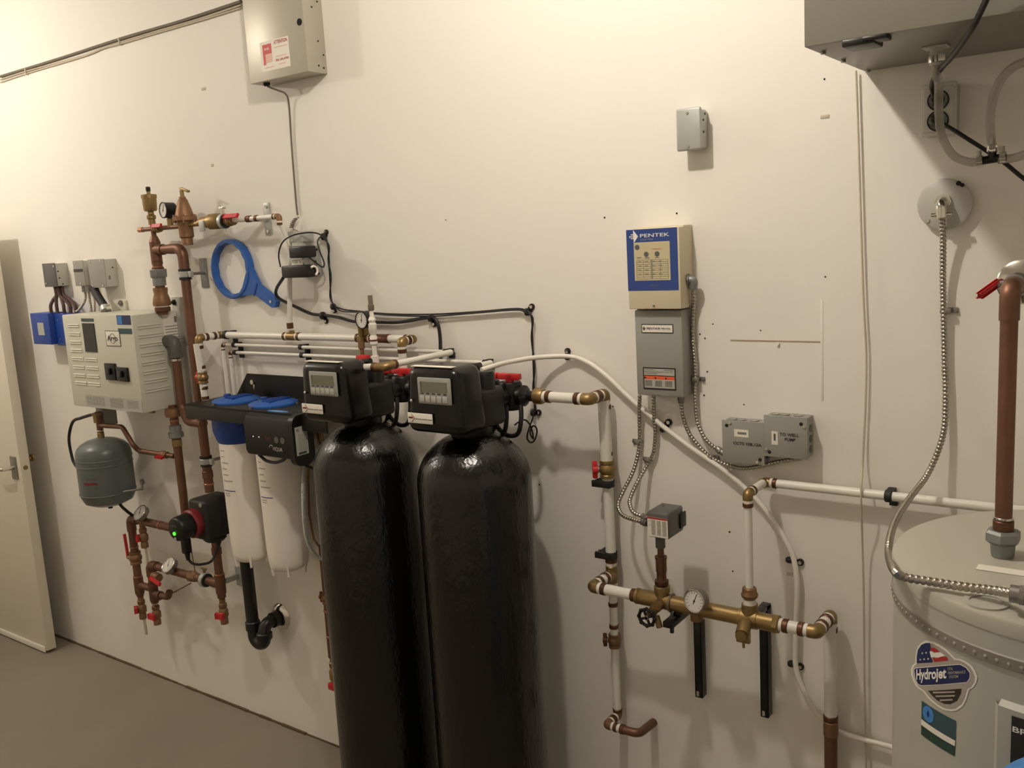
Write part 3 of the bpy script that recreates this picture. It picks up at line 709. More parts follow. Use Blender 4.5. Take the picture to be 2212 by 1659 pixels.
def drain(px, py, x, z, h=None, hd=V((-.6, -1, 0)), tip=0.0):
    """boiler drain valve hanging from a pipe at x, z"""
    d_ = obj('drain_valve', B().lathe([(.012, 0), (.012, .02), (.016, .022), (.016, .034), (.013, .04), (.019, .05), (.019, .072), (.013, .08), (.0155, .084), (.0155, .104), (.011, .106)], (x, -DL, z), -Z1, 16), M_BRONZE, t)
    q_ = V((x, -DL, z-.06))+hd.normalized()*.018
    w = hd.cross(Z1).normalized()
    obj('stem', B().cyl(V((x, -DL, z-.06)), q_, .006, n=10), M_BRASS, d_)
    obj('valve_handle', B().obox(q_+hd.normalized()*.006, (.036, .009, .018), (w, hd.normalized(), Z1), .003), M_RED, d_)
    return d_
obj('drain_tee', B().cyl((x1_, -DL, zt1+.035), (x1_, -DL, zt1-.035), .02).lathe([(.02, 0), (.0125, .02)], (x1_, -DL, zt1-.035), -Z1, 16), M_COP, t)
ring(t, 'solder_joint', (x1_, -DL, zt1+.037), Z1, .0195, .005, M_COPB)
drain(0, 0, x1_, zt1-.05)
obj('drip_tube', B().cyl((x1_+.006, -DL, zt1-.152), (x1_+.009, -DL, zt1-.225), .006, n=10), M_CABW, t)
xd = L(307, 1134).x
drain(0, 0, xd, zA-.012)
obj('drip_tube', B().cyl((xd+.004, -DL, zA-.116), (xd+.008, -DL, zA-.19), .005, n=10), M_CABW, t)
x2_ = L(329, 1255).x; zc = L(322, 1256).z; ztop = L(328, 1232).z
pipe(t, 'cross_pipe', [(x1_, -DL, zt1), (x2_, -DL, zt1)], .0155, M_COP)
xE = L(476, 1262).x; zE = L(474, 1261).z
zU = zE
pipe(t, 'middle_pipe', [(x2_, -DL, L(334, 1300).z), (x2_, -DL, zU), (xE, -DL, zU)], .0165, M_COP, .03)
obj('elbow', B().tube(fillet([(x2_+.05, -DL, zU), (x2_, -DL, zU), (x2_, -DL, zU-.05)], .03, 8), .02, 18), M_COP, t)
obj('tee', B().cyl((x2_, -DL, zt1+.03), (x2_, -DL, zt1-.05), .0195).cyl((x2_, -DL, zt1-.02), (x2_+.05, -DL, zt1-.02), .0175), M_COP, t)
ring(t, 'solder_joint', (x2_, -DL, L(334, 1303).z), Z1, .0145, .006, M_CHROME)
drain(0, 0, x2_, L(334, 1298).z, hd=V((0, -1, -.1)))
bp = V((x2_+.055, -DL, zt1-.02))
pipe(t, 'bypass_stub', [bp, bp+V((.05, 0, .004)), bp+V((.062, 0, .03))], .014, M_COP, .02)
ballvalve(t, (L(352, 1246).x, -DL-.03, zU-.03), V((1, 0, -.05)), V((0, -1, .2)), .013, lever=(V((1, 0, -.25)), .07), body=M_BRONZE)
for px, py in ((444, 1259),):
    xf = L(px, py).x
    f_ = obj('split_clamp', B().cyl((xf-.01, -DL, zU), (xf+.01, -DL, zU), .03, bev=.003), M_GALV, t)
    obj('rubber_liner', B().cyl((xf-.016, -DL, zU), (xf+.016, -DL, zU), .026), M_RUB, f_)
    obj('wing_screw', B().cyl((xf, -DL, zU+.026), (xf, -DL, zU+.046), .006, n=8).obox((xf, -DL, zU+.046), (.036, .008, .007), None, .002), M_BRASS, f_)
obj('check_valve', B().lathe([(.018, 0), (.023, .006), (.023, .03), (.019, .036), (.019, .05)], (L(420, 1252).x-.03, -DL, zU), X1, 8), M_BRONZE, t)
pipe(t, 'pump_drop_pipe', [(xE, -DL, pz-.07), (xE, -DL, L(478, 1290).z)], .0165, M_COP)
obj('drain_tee', B().cyl((xE, -DL, zE+.04), (xE, -DL, zE-.035), .02).cyl((xE, -DL, zE), (xE-.045, -DL, zE), .02).lathe([(.02, 0), (.0125, .02)], (xE, -DL, zE-.035), -Z1, 16), M_COP, t)
ring(t, 'solder_joint', (xE, -DL, zE+.042), Z1, .0195, .005, M_COPB)
ring(t, 'coupling', (xE, -DL, L(468, 1190).z), Z1, .0195, .03, M_COP)
drain(0, 0, xE, L(478, 1292).z, hd=V((.2, -1, -.2)))
obj('wall_plate', B().box((xE+.0, -.012, zE-.03), (xE+.05, -.001, zE+.05), .002).box((xE+.01, -.07, zE), (xE+.02, -.01, zE+.02)), M_GALV, t)
# dial thermometers, faces turned up to the room
fv = V((-.05, -.72, .69)).normalized()
for px, py, zl in ((303, 1108, zA), (364.5, 1221.5, zU)):
    cpt = W(px, py, DL+.02); cpt = V((cpt.x, -DL-.02, cpt.z))
    gauge(t, cpt+fv*.004, fv, .034, .022, M_STEEL, -30, 'thermometer', M_CHROME)
    obj('thermometer_stem', B().cyl(cpt-fv*.016, (cpt.x, -DL, zl+.005), .009, n=12), M_BRASS, t)
cable('capillary_wire', [L(411, 1175, .05), L(416, 1205, .04), L(423, 1243, .05)], .0022, M_BRASS, 'thin wire hanging from the pump to the copper manifold', 'wire')
obj('tie_rod', B().cyl(L(345, 1296, .06), L(412, 1260, .07), .003, n=8), M_BRASS, t)

# filter spanner hanging on the wall
c = W(503.5, 581, .012); R = .108
t = thing('filter_wrench', 'blue plastic filter spanner with round loop hanging on the wall', 'wrench', c)
b = B(); n = 56; rings = []
for i in range(n):
    a = 2*math.pi*i/n; d_ = V((math.cos(a), 0, math.sin(a)))
    ri = R-.0125-(.003 if i % 4 < 2 else 0)
    rings.append([b.bm.verts.new(V((c.x, y, c.z))+d_*r_) for r_, y in ((ri, -.003), (ri, -.03), (R-.004, -.03), (R, -.026), (R, -.003))])
for i in range(n):
    A, Bq = rings[i], rings[(i+1) % n]
    for k in range(5): b.bm.faces.new((A[k], A[(k+1) % 5], Bq[(k+1) % 5], Bq[k]))
obj('loop', b, M_BLUE, t)
e0 = W(528, 612, .012); e1 = W(594, 664, .012); hd = (e1-e0).normalized(); w = hd.cross(Y1).normalized(); Lh = (e1-e0).length
p0 = V((c.x, 0, c.z))+hd*(R-.012)
h_ = obj('handle', B().prism([p0+w*.062+hd*-.012+V((0, -.006, 0)), p0+w*.02+hd*.06+V((0, -.006, 0)), p0+w*.019+hd*.155+V((0, -.006, 0)), p0+w*.012+hd*.167+V((0, -.006, 0)), p0-w*.012+hd*.167+V((0, -.006, 0)), p0-w*.019+hd*.155+V((0, -.006, 0)), p0-w*.02+hd*.06+V((0, -.006, 0)), p0-w*.062+hd*-.012+V((0, -.006, 0))], (0, -.02, 0)), M_BLUE, t)
obj('handle_ridge', B().obox(p0+hd*.055+V((0, -.027, 0)), (.008, .002, .05), (hd, Y1, w)), M_BLUED, h_)
obj('hanging_screw', B().cyl(p0+hd*.145+V((0, 0, 0)), p0+hd*.145+V((0, -.03, 0)), .0055, n=12), M_CHROME, t)

# ------------------------------------------------------------------ high panel, wall cables, outlets and power leads
F = fbox((520, 0), (645, -30), (541, 185), .082); rr = W(666, 154, .082)
F = Face(F.x0-.002, rr.x, rr.z, 2.86, .082); F.x0 = W(541, 185, .082).x
t = thing('electrical_cabinet', 'grey metal wall panel with an attention label, high on the wall', 'panel', base(F))
pn = facebox(t, 'panel_case', F, M_PANELG, .0025)
k = F.p(0, 0); kp = W(647.2, 47.5, .082)
obj('lock', B().cyl(kp, kp+V((0, -.002, 0)), .0105, n=20).cyl(kp, kp+V((0, -.004, 0)), .004, n=12), M_HOLE, t)
p0, p1 = W(566, 92, .082), W(628, 140, .082)
G = Face(p0.x-.012, p1.x, W(600, 149, .082).z, W(592, 85, .082).z, .082)
lb = G.plate(t, 'attention_label', 0, 0, 1, 1, M_LABEL, .0006)
b = B(); a, c = G.p(.09, .1, .0008), G.p(.4, .43, .0012); b.box((a.x, c.y, c.z), (c.x, a.y, a.z)); a, c = G.p(.09, .43, .0008), G.p(.17, .78, .0012); b.box((a.x, c.y, c.z), (c.x, a.y, a.z)); obj('red_block', b, M_PINK, lb)
G.plate(lb, 'pale_block', .18, .44, .4, .72, M_PINKL, .0003, .0008)
G.text(lb, 'H-H', .16, .3, .008, M_WHITE, .022, e=.0016, bold=.02)
G.text(lb, 'ATTENTION', .5, .16, .0105, M_REDINK, (G.x1-G.x0)*.46, e=.001, bold=.02)
G.text(lb, '866 586.4784', .52, .74, .0075, M_REDINK, (G.x1-G.x0)*.44, e=.001, bold=.01)
G.lines(lb, 'label_print', [(.5, .95, .27), (.52, .9, .58), (.2, .4, .7), (.12, .45, .88), (.6, .85, .85)], M_PINKL, .001, .0022)
for dy, z in ((.02, 2.62), (.045, 2.6), (.03, 2.5), (.036, 2.425), (.015, 2.42), (.012, 2.46)):
    obj('panel_screw', B().cyl((F.x1, -dy, z), (F.x1+.0015, -dy, z), .0028, n=10), M_HOLE, t)
g0 = W(576, 184, .055)
obj('cable_gland', B().lathe([(.012, 0), (.012, .006), (.008, .01)], (g0.x, -.055, F.z0), -Z1, 14), M_BLKP, t)
cable('panel_lead', [V((g0.x, -.055, F.z0)), V((g0.x+.005, -.053, F.z0-.012))] + P((600, 195, .04), (617, 203, .025), (624, 225, .01), (629, 300, .006), (635, 380, .006), (640, 440, .006), (643, 464, .007)), .0032, M_CABG, 'thin grey lead dropping from the high panel to the outlet box', 'cable')
# coiled end of the lead
ax0, ax1 = W(641, 470, .02), W(630, 492, .02); pts = []
for i in range(6*12+1):
    f = i/(6*12); c = ax0.lerp(ax1, f)+V((-.006*math.sin(math.pi*f), 0, 0)); a = i/12*2*math.pi
    pts.append(c+V((.0075*math.cos(a), .0075*math.sin(a), 0)))
o = obj('coiled_lead', B().tube(pts+[W(634, 496, .03), W(642, 498, .03), W(645, 501, .03)], .0015, 8), M_CABG); tag(o, 'small coiled grey lead just above the outlet box', 'cable')
# three cables stapled along the wall
for i, (a, pts, lab) in enumerate((((.0058), ((0, 165.5, .006), (130, 126, .006), (260, 84, .006), (390, 46, .006), (521, 3, .006)), 'upper straight grey cable stapled high on the wall'),
      (.0032, ((0, 172, .005), (60, 153, .005), (180, 120, .005), (230, 101, .005), (330, 70, .005), (440, 38, .005), (521, 11, .005)), 'middle thin slack cable high on the wall, below the straight one'),
      (.0032, ((0, 178, .005), (60, 158, .005), (180, 122, .005), (225, 104, .005), (263, 94, .005), (330, 74, .005), (440, 42, .005), (521, 17, .005)), 'lowest thin slack cable high on the wall, beside the panel'))):
    cable('wall_cable', P(*pts), a, M_CABW if i else M_CABG, lab, 'cable')
for px, py, lab in ((262, 90, 'small pale staple on the thin wall cables, nearer the high panel'), (60, 155, 'small pale staple on the thin wall cables, nearer the door')):
    p = W(px, py, 0); o = obj('cable_staple', B().box((p.x-.003, -.012, p.z-.014), (p.x+.003, 0, p.z+.014), .001), M_CABW); tag(o, lab, 'staple', 'staples on the high wall cables')

# outlet boxes with two black adapters
F = fbox((621, 500.5), (651, 500), (624, 526), .055)
t, c = jbox('upper galvanised box under the coiled lead, above the black adapters', F, M_GALV, M_GALV, screws=((.3, .75),))
F = fbox((622, 533), (666, 532.5), (627, 600.5), .055); F.x0 = W(622, 540, .055).x
t, c = jbox('galvanised outlet box behind the two black adapters', F, M_GALV, M_GALV, name='outlet_box', screws=((.5, .5),))
for zf in (.3, .66): F.plate(c, 'outlet_face', .15, zf-.13, .7, zf+.13, M_PVC, .003, bev=.001)
for dy, v in ((.02, .14), (.03, .52), (.02, .9)): 
    p = V((F.x1, -dy, F.p(0, v).z)); obj('side_hole', B().cyl(p, p+V((.0015, 0, 0)), .004, n=10), M_HOLE, t)
OF = F
A1 = fbox((622, 533), (650, 531.5), (624, 558.5), .105); A1.x1 = W(664, 545, .06).x-.0
t = thing('power_adapter', 'upper black plug adapter in the outlet box', 'adapter', base(A1))
obj('adapter_body', B().box((A1.x0, -.105, A1.z0), (A1.x0+.085, -.059, A1.z1), .006), M_BLKP, t)
obj('plug_pin', B().box((A1.x0+.02, -.06, A1.z0+.012), (A1.x0+.05, -.054, A1.z0+.03)), M_STEEL, t)
A2 = fbox((606, 575), (645, 573), (610, 601), .112)
t = thing('power_adapter', 'lower longer black plug adapter with a white ring on its side', 'adapter', base(A2))
obj('adapter_body', B().box((A2.x0, -.112, A2.z0), (A2.x0+.125, -.062, A2.z1), .005), M_BLKP, t)
obj('plug_pin', B().box((A2.x0+.05, -.064, A2.z0+.02), (A2.x0+.08, -.054, A2.z0+.035)), M_STEEL, t)
b = B(); cr = V((A2.x0+.125, -.085, (A2.z0+A2.z1)/2)); pts = [cr+V((.004, .015*math.cos(a*.4), .015*math.sin(a*.4))) for a in range(-3, 7)]; b.tube(pts, .004, 8); obj('white_ring', b, M_PVC, t)

def clip(px, py, label, group, d=0.0, r=.011, ang=0.0, ear=(0, .022), m=None):
    """saddle clip with a screw ear"""
    p = W(px, py, 0); t = thing('cable_clip', label, 'clip', p, group)
    obj('clip_band', B().lathe([(r*.75, 0), (r, .002), (r, .010), (r*.75, .012)], (p.x-.006, -r*.8, p.z), (math.cos(ang), 0, math.sin(ang)), 14), m or M_RUB, t)
    e = V((p.x+ear[0], 0, p.z+ear[1]))
    obj('clip_ear', B().cyl(e, e+V((0, -.005, 0)), .009, n=14).obox(V((p.x+ear[0]*.5, -.0025, p.z+ear[1]*.5)), (max(abs(ear[0]), .012), .005, max(abs(ear[1]), .012))), m or M_RUB, t)
    obj('screw', B().cyl(e+V((0, -.005, 0)), e+V((0, -.008, 0)), .005, n=10), M_CHROME, t)
    return t
CG = 'black clips holding the thin power leads'
clip(704, 511, 'black screw clip where the thin leads leave the outlet box', CG, r=.012, ear=(.006, .014)); clip(724, 662, 'black screw clip at the bend of the thin leads above the white pipes', CG, ear=(-.002, -.014))
clip(1143, 673, 'black screw clip where the thin leads turn down above the right softener', CG, ear=(.012, .014)); clip(1156, 890, 'black screw clip just above the loose loop of thin lead', CG, ear=(.014, 0))
CG2 = 'black clips holding the thick power lead'
clip(702, 681, 'black screw clip on the thick cable between outlet box and round gauge', CG2, r=.013, ear=(.006, -.02)); clip(936, 686, 'black screw clip where the thick cable bends down behind the softeners', CG2, r=.013, ear=(.004, -.02))
main = [(703, 512, .015), (708, 530, .012), (711, 560, .01), (712, 592, .01), (715, 639, .01), (721, 658, .012), (740, 668, .012), (773, 672, .014), (838, 678, .014), (929, 679, .012), (1022, 674, .012), (1109, 667, .012), (1137, 671, .014), (1148, 685, .014), (1150, 728, .012), (1152, 790, .012), (1153.5, 837, .012), (1155, 886, .014)]
up = [(664, 553, .095), (683, 568, .07), (697, 577, .05), (700, 567, .045), (690, 541, .04), (686, 523, .03), (692, 512, .02)]
cable('power_lead', P(*(up+main)), .0025, M_CORD, 'thin black lead looping from the upper adapter, then along the wall', 'cable')
lo = [(606, 577, .085), (602, 550, .085), (610, 524, .085), (631, 509, .08), (664, 502.5, .05), (688, 505, .02)]
m2 = [(px+(3 if i % 2 else -2), py+(2.5 if i % 3 else 4), d+.004) for i, (px, py, d) in enumerate(main)]
cable('power_lead', P(*(lo+m2)), .0025, M_CORD, 'thin black lead arching over the outlet box from the lower adapter', 'cable')
tail = [(1155, 888, .014), (1150, 905, .02), (1143, 925, .03), (1139, 940, .03), (1140, 950, .03), (1147, 956, .03), (1155, 950, .03), (1160, 933, .03), (1157, 922, .03), (1150, 921, .03), (1145, 935, .03), (1152, 948, .03), (1149, 930, .03), (1143, 915, .035), (1133, 907, .05), (1120, 912, .07), (1112, 918, .09)]
cable('power_lead', P(*tail), .0024, M_CORD, 'loose loop of thin black lead hanging right of the softener valve', 'cable')
cable('power_cable', P((612, 600, .09), (604, 612, .07), (598, 622, .05), (596, 634, .035), (605, 646, .025), (639, 663, .018), (673, 678, .014), (702, 681, .012), (732, 686, .014), (766, 695, .014), (814, 696, .014), (862, 696, .014), (914, 687.5, .012), (934, 685, .013), (946, 700, .014), (950.5, 729, .014), (951, 760, .02), (951, 795, .03)), .0054, M_CORD, 'thick black power cable swooping from the lower adapter behind the gauge', 'cable')

# ------------------------------------------------------------------ white water pipes on the left wall
DM = .04
def strap(parent, p, axis, r, m=None, name='pipe_clip'):
    a = V(axis).normalized(); l = .016
    o = obj(name, B().cyl(V(p)-a*l/2, V(p)+a*l/2, r*1.22, n=20, bev=.002), m or M_RUB, parent)
    s_ = -1 if abs(a.x) > .5 else 0
    q = V((p[0], 0, p[2]))+(V((.004, 0, -r*1.7)) if abs(a.x) > .5 else V((r*1.8, 0, 0)))
    obj('clip_foot', B().box(q+V((-.009, -V(p).y*-1-.0 if 0 else -.012, -.009)), q+V((.009, 0, .009)), .002).box(V((p[0]-l/2, p[1], p[2]-r)) , V((p[0]+l/2, 0, p[2]+r))), m or M_RUB, o)
    return o
zM = W(640, 727, DM).z; xa = W(478, 721, DM).x; xe = W(893, 731, DM).x; rM = .0125
t = thing('main_white_pipe', 'thick white water pipe with copper rings along the wall above the filters', 'pipe', (xa, -DM, zM))
pipe(t, 'white_pipe', [(xa+.01, -DM, zM), (xe, -DM, zM)], rM, M_PEX)
ep = W(425, 729, .14)
elbow(t, (xa, -DM, zM), X1, -Y1, rM, crimps=(0, 1))
pipe(t, 'white_stub', [(xa, -DM-.02, zM), (xa, -.12, zM)], rM, M_PEX)
elbow(t, (xa, -.14, zM), Y1, -Z1, rM)
zv = W(428, 815, .14).z; zend = W(432, 864, .14).z
pipe(t, 'white_drop_pipe', [(xa, -.15, zM-.02), (xa, -.14, zend)], rM, M_PEX)
ballvalve(t, (xa, -.14, zv), Z1, -X1, .0135, hmat=M_RED)
crimp(t, (xa, -.14, zv+.024), Z1, rM); crimp(t, (xa, -.14, zv-.024), -Z1, rM)
ring(t, 'crimp_ring', (xa, -.14, zend+.01), Z1, rM*1.16, .012, M_CRIMP)
strap(t, (xa+.03, -DM, zM), X1, rM*1.05)
tee(t, (pt.x, -DM, zM), X1, Z1, rM, r2=.0085)
# right-hand end: tee for the gauge, elbow, drop to the softener
xg = W(789, 729, DM).x
tee(t, (xg, -DM, zM), X1, Z1, rM, r2=.011, leg=1.4)
ring(t, 'copper_coupling', (W(826, 729, DM).x, -DM, zM), X1, rM*1.15, .05, M_COP); ring(t, 'crimp_ring', (W(839, 729, DM).x, -DM, zM), X1, rM*1.2, .012, M_CRIMP)
elbow(t, (xe, -DM, zM), -X1, -Y1, rM, leg=1.2)
xe2 = xe
elbow(t, (xe2, -.095, zM), Y1, -Z1, rM, leg=1.2)
zd = W(866, 800, .095).z
pipe(t, 'white_drop_pipe', [(xe2, -.095, zM-.02), (xe2, -.095, zd-.06)], rM, M_PEX)
# gauge, white air tube
gp = W(780, 691.6, .085)
st = obj('gauge_stem', B().lathe([(.013, 0), (.013, .026), (.009, .03), (.009, gp.z-zM-.02)], (xg, -DM, zM+.012), Z1, 14), M_BRASS, t)
obj('gauge_arm', B().cyl((xg, -DM, zM), (xg, -.07, zM), .01).cyl((xg, -.06, zM), (xg, -.06, gp.z-.02), .0075), M_BRASS, t)
gauge(t, V((gp.x, -.085, gp.z)), (-.05, -1, 0), .0275, .035, M_BLKP, 8, 'pressure_gauge', M_BLKP)
obj('sample_valve', B().lathe([(.011, 0), (.011, .03), (.0065, .034), (.0065, .05), (.01, .053), (.01, .09), (.007, .1)], (xg, -.06, zM+.0), -Z1, 14), M_BRONZE, t)
obj('valve_handle', B().box((xg-.006, -.085, zM-.085), (xg+.04, -.062, zM-.05), .003), M_RED, t)
obj('wing_cap', B().box((xg-.02, -.08, zM-.125), (xg+.04, -.055, zM-.105), .006), M_BLKP, t)
xu = W(806, 720, .10).x
t = thing('air_gap_tube', 'upright white plastic tube with a grey open tip beside the round gauge', 'tube', (xu, -.1, W(811, 790, .1).z))
def zu(py): return W(803, py, .1).z
obj('tube_body', B().lathe([(.0075, 0), (.0075, zu(745)-zu(790)), (.012, zu(743)-zu(790)), (.012, zu(727)-zu(790)), (.009, zu(724)-zu(790)), (.011, zu(716)-zu(790)), (.013, zu(714)-zu(790)), (.013, zu(700)-zu(790)), (.009, zu(697)-zu(790)), (.0125, zu(691)-zu(790)), (.009, zu(686)-zu(790)), (.0065, zu(683)-zu(790)), (.0065, zu(670)-zu(790))], (xu, -.1, zu(790)), Z1, 18), M_PVC, t)
obj('grey_tip', B().lathe([(.008, 0), (.0095, .004), (.0095, .018), (.0075, .02), (.0075, zu(637)-zu(670)), (.0055, zu(637)-zu(670)), (.005, .03)], (xu, -.1, zu(671)), Z1, 18), M_CABG, t)
ring(t, 'copper_ring', (xu, -.1, zu(735)), Z1, .0125, .006, M_CRIMP)
ring(t, 'lower_coupling', (xu, -.1, zu(778)), Z1, .012, .03, M_PVC)
# two thin pipes
def thin(label, a, b_, dn, clips, outp, r=.0062):
    pa, pb = W(a[0], a[1], .03), W(b_[0], b_[1], .03); z = (pa.z+pb.z)/2
    t = thing('thin_white_pipe', label, 'pipe', (pa.x, -.03, z))
    pipe(t, 'white_pipe', [(pa.x, -.03, z), (pb.x, -.03, z)], r, M_PEX)
    elbow(t, (pa.x, -.03, z), X1, -Z1, r, M_CRIMP, leg=2.0)
    pipe(t, 'white_drop_pipe', [(pa.x, -.03, z-.01), (pa.x, -.03, W(dn[0], dn[1], .03).z-.06)], r*1.15, M_PEX)
    for px, py in clips: strap(t, (W(px, py, .03).x, -.03, z), X1, r*1.25)
    elbow(t, (pb.x, -.03, z), -X1, -Y1, r*1.15, M_BRONZE, leg=1.6, crimps=(0, 1))
    q = outp
    pipe(t, 'white_branch', [(pb.x, -.035, z)]+q(pb.x, z), r*1.5, M_PEX, .02)
    return t, pb.x, z
t, xq, zq = thin('upper thin white pipe on the wall, branching forward over the left softener', (481, 743), (976, 762), (487, 845), ((506, 744), (650, 747), (963, 760)), lambda x, z: [V((x, -.31, z+.0)), V((x-.09, -.325, z-.006))])
obj('brass_elbow', B().tube(fillet([(xq+.0, -.29, zq), (xq, -.318, zq-.003), (xq-.035, -.322, zq-.004)], .015), .0125, 16), M_BRASS, t)
ring(t, 'crimp_ring', (xq, -.285, zq), Y1, .0135, .012, M_CRIMP); ring(t, 'crimp_ring', (xq-.04, -.322, zq-.004), X1, .0135, .012, M_CRIMP)
t, xq, zq = thin('lower thin white pipe on the wall, branching forward behind the right softener', (497, 761), (1062, 784), (502, 845), ((509, 764), (653, 769), (1048, 780)), lambda x, z: [V((x, -.16, z))])

# ------------------------------------------------------------------ filter and ultraviolet unit
TX0, TZ = -2.862, 1.333; TD = .228
TX1 = -2.13
t = thing('water_filter_unit', 'black wall tray holding two white filter canisters with blue caps', 'water filter', (-2.5, 0, .74))
bz = W(535, 806).z
obj('back_plate', B().prism([(W(513, 850).x, -.004, TZ-.01), (TX1, -.004, TZ-.01), (TX1, -.004, bz), (W(537, 806).x, -.004, bz)], (0, -.004, 0)), M_BLKP, t)
kp = W(546, 825, .008)
obj('keyhole_screw', B().cyl(kp, kp+V((0, -.006, 0)), .009, n=14).obox(kp+V((.006, -.001, -.018)), (.009, .003, .02), None, .003), M_CHROME, t)
obj('tray', B().box((TX0, -TD, TZ-.008), (TX1, 0, TZ), .002).box((TX0, -TD, TZ-.05), (TX1, -TD+.006, TZ), .002).box((TX0, -TD, TZ-.05), (TX0+.006, 0, TZ), .002), M_BLKP, t)
SX = (-2.715, -2.513); SD = .115; SR = .073
for i, sx_ in enumerate(SX):
    c0 = V((sx_, -SD, TZ))
    cp = obj('filter_cap', B().lathe([(.084, 0), (.084, .006), (.078, .010), (.05, .016), (.02, .019)], c0, Z1, 36), M_BLUE, t)
    b = B()
    for k in (-1, 0, 1): b.obox(c0+V((.018*k+.016, 0, .0165)), (.008, .09, .01), None, .002)
    obj('cap_ribs', b, M_BLUED, cp)
    obj('vent_button', B().cyl(c0+V((-.035, -.01, .01)), c0+V((-.035, -.01, .026)), .013, bev=.003), M_BLUED, cp)
    for a in (0.4, 2.5, 4.6): obj('cap_screw', B().cyl(c0+V((.09*math.cos(a), .09*math.sin(a), -.002)), c0+V((.09*math.cos(a), .09*math.sin(a), .006)), .006, n=10), M_STEEL, cp)
    zt_ = 1.2
    cb = .742 if i == 0 else .742
    cn_ = obj('filter_canister', B().lathe([(.03, 0), (SR*.75, .003), (SR*.9, .012), (SR*.96, .03), (SR, .08), (SR*1.06, 1.275-cb), (SR*1.06, 1.28-cb)], (sx_, -SD, cb), Z1, 36), M_SUMP, t)
    for k in range(6):
        a = k*math.pi/3+.2; d_ = V((math.cos(a), math.sin(a), 0))
        obj('foot_rib', B().prism([V((sx_, -SD, cb+.03))+d_*SR*.97, V((sx_, -SD, cb-.014))+d_*SR*.9, V((sx_, -SD, cb-.012))+d_*SR*.83, V((sx_, -SD, cb+.006))+d_*SR*.72], V((-d_.y, d_.x, 0))*.008), M_SUMP, cn_)
    ub = -.016
    for k, (w_, mm) in enumerate(((.014, M_GREYINK), (.01, M_GREYINK), (.022, M_GREYINK), (.016, M_GREYINK), (.02, M_GREYINK), (.03, M_GREYINK))):
        z_ = 1.165-.022*k
        curved(cn_, 'label_print', sx_, -SD, SR*1.056, rect(ub, ub+w_*1.5, z_, z_+.0025), mm, .0012)
    curved(cn_, 'label_rule', sx_, -SD, SR*1.045, rect(ub-.006, ub+.05, 1.018, 1.021), M_NAVY, .0012)
    for z_ in (1.008, 1.0): curved(cn_, 'label_print', sx_, -SD, SR*1.045, rect(ub, ub+.026, z_, z_+.002), M_GREYINK, .0012)
    obj('locking_collar', B().lathe([(SR*1.06, 0), (SR*1.12, .01), (SR*1.26, .045), (SR*1.26, .13), (SR*1.2, .135)], (sx_, -SD, 1.19), Z1, 32), M_BLUED, t)
# blue oval badge on the tray
b = B(); c0 = V((W(600, 882, .205).x, -.205, TZ+.0004)); b.prism([c0+V((.05*math.cos(a*.2618), .014*math.sin(a*.2618), 0)) for a in range(24)], (0, 0, .0006)); obj('badge', b, M_LBLUE, t)
text(t, 'lettering', 'aqua', c0+V((-.028, -.005, .0012)), X1, Y1, .011, M_WHITE, .056)
# controller hanging on the front of the tray
CX0, CX1 = W(528, 930, .262).x, W(624, 930, .266).x+.006; cz1, cz0 = TZ-.004, W(540, 984, .262).z
uv = thing('uv_controller', 'black ultraviolet lamp controller box hung on the filter tray', 'controller', ((CX0+CX1)/2, -.24, cz0))
pr = [(-.262, cz0+.02), (-.262, cz1-.03), (-.252, cz1-.008), (-.235, cz1), (-.19, cz1), (-.19, cz0), (-.245, cz0), (-.256, cz0+.006)]
pr = [(-.229 if y > -.2 else y, z) for y, z in pr]
obj('case', B().prism([(CX0, y, z) for y, z in pr], (CX1-CX0-.008, 0, 0)), M_BLKP, uv)
cy = -.232
ol = []
for (yy, zz0, a0) in ((-.238, cz1-.022, 90), (-.238, cz0+.012, 180), (-.212, cz0+.012, 270), (-.212, cz1-.022, 0)):
    for k in range(7):
        a = math.radians(a0+15*k); ol.append((CX1-.01, yy+.03*math.cos(a), zz0+.03*math.sin(a)))
obj('end_cap', B().prism(ol, (.022, 0, 0)), M_BLKP, uv)
sl = obj('side_label', B().box((CX1+.0118, -.258, cz0+.018), (CX1+.0126, -.208, cz1-.03)), M_LABELG, uv)
b = B()
for k in range(5): b.box((CX1+.0126, -.244+.007*k, cz0+.03), (CX1+.0129, -.2425+.007*k, cz1-.055))
b.box((CX1+.0126, -.252, cz1-.046), (CX1+.0129, -.242, cz1-.036)); obj('label_print', b, M_GREYINK, sl)
obj('label_green', B().box((CX1+.0126, -.25, cz0+.021), (CX1+.013, -.218, cz0+.028)), M_GREENP, sl)
G = Face(CX0, CX1-.008, cz0, cz1, .2622)
for u in (.19, .32): G.dot(uv, 'status_light', u, .52, .0022, M_DOT, .001)
G.text(uv, '243', .46, .57, .013, M_REDD, .026, e=.0004)
for u in (.7, .83): G.dot(uv, 'button', u, .54, .0105, M_GREYD, .0012, n=20)
G.text(uv, 'VIQUA', .6, .8, .013, M_LABELG, .048, e=.0004, bold=.01)
obj('logo_arc', B().tube([G.p(.57, .72, .0006)+V((.008*math.cos(a*.5), 0, .006*math.sin(a*.5))) for a in range(1, 8)], .0012, 6), M_LABELG, uv)
cable('controller_lead', P((560, 982, .24), (575, 995, .24), (595, 999, .24), (613, 993, .24), (622, 983, .24)), .0052, M_CORD, 'short black lead drooping under the filter controller', 'cable')
cable('controller_lead', P((645, 985, .235), (652, 996, .22), (664, 1007, .2), (690, 1015, .15)), .0052, M_CORD, 'black lead leaving the controller toward the left black tank', 'cable')
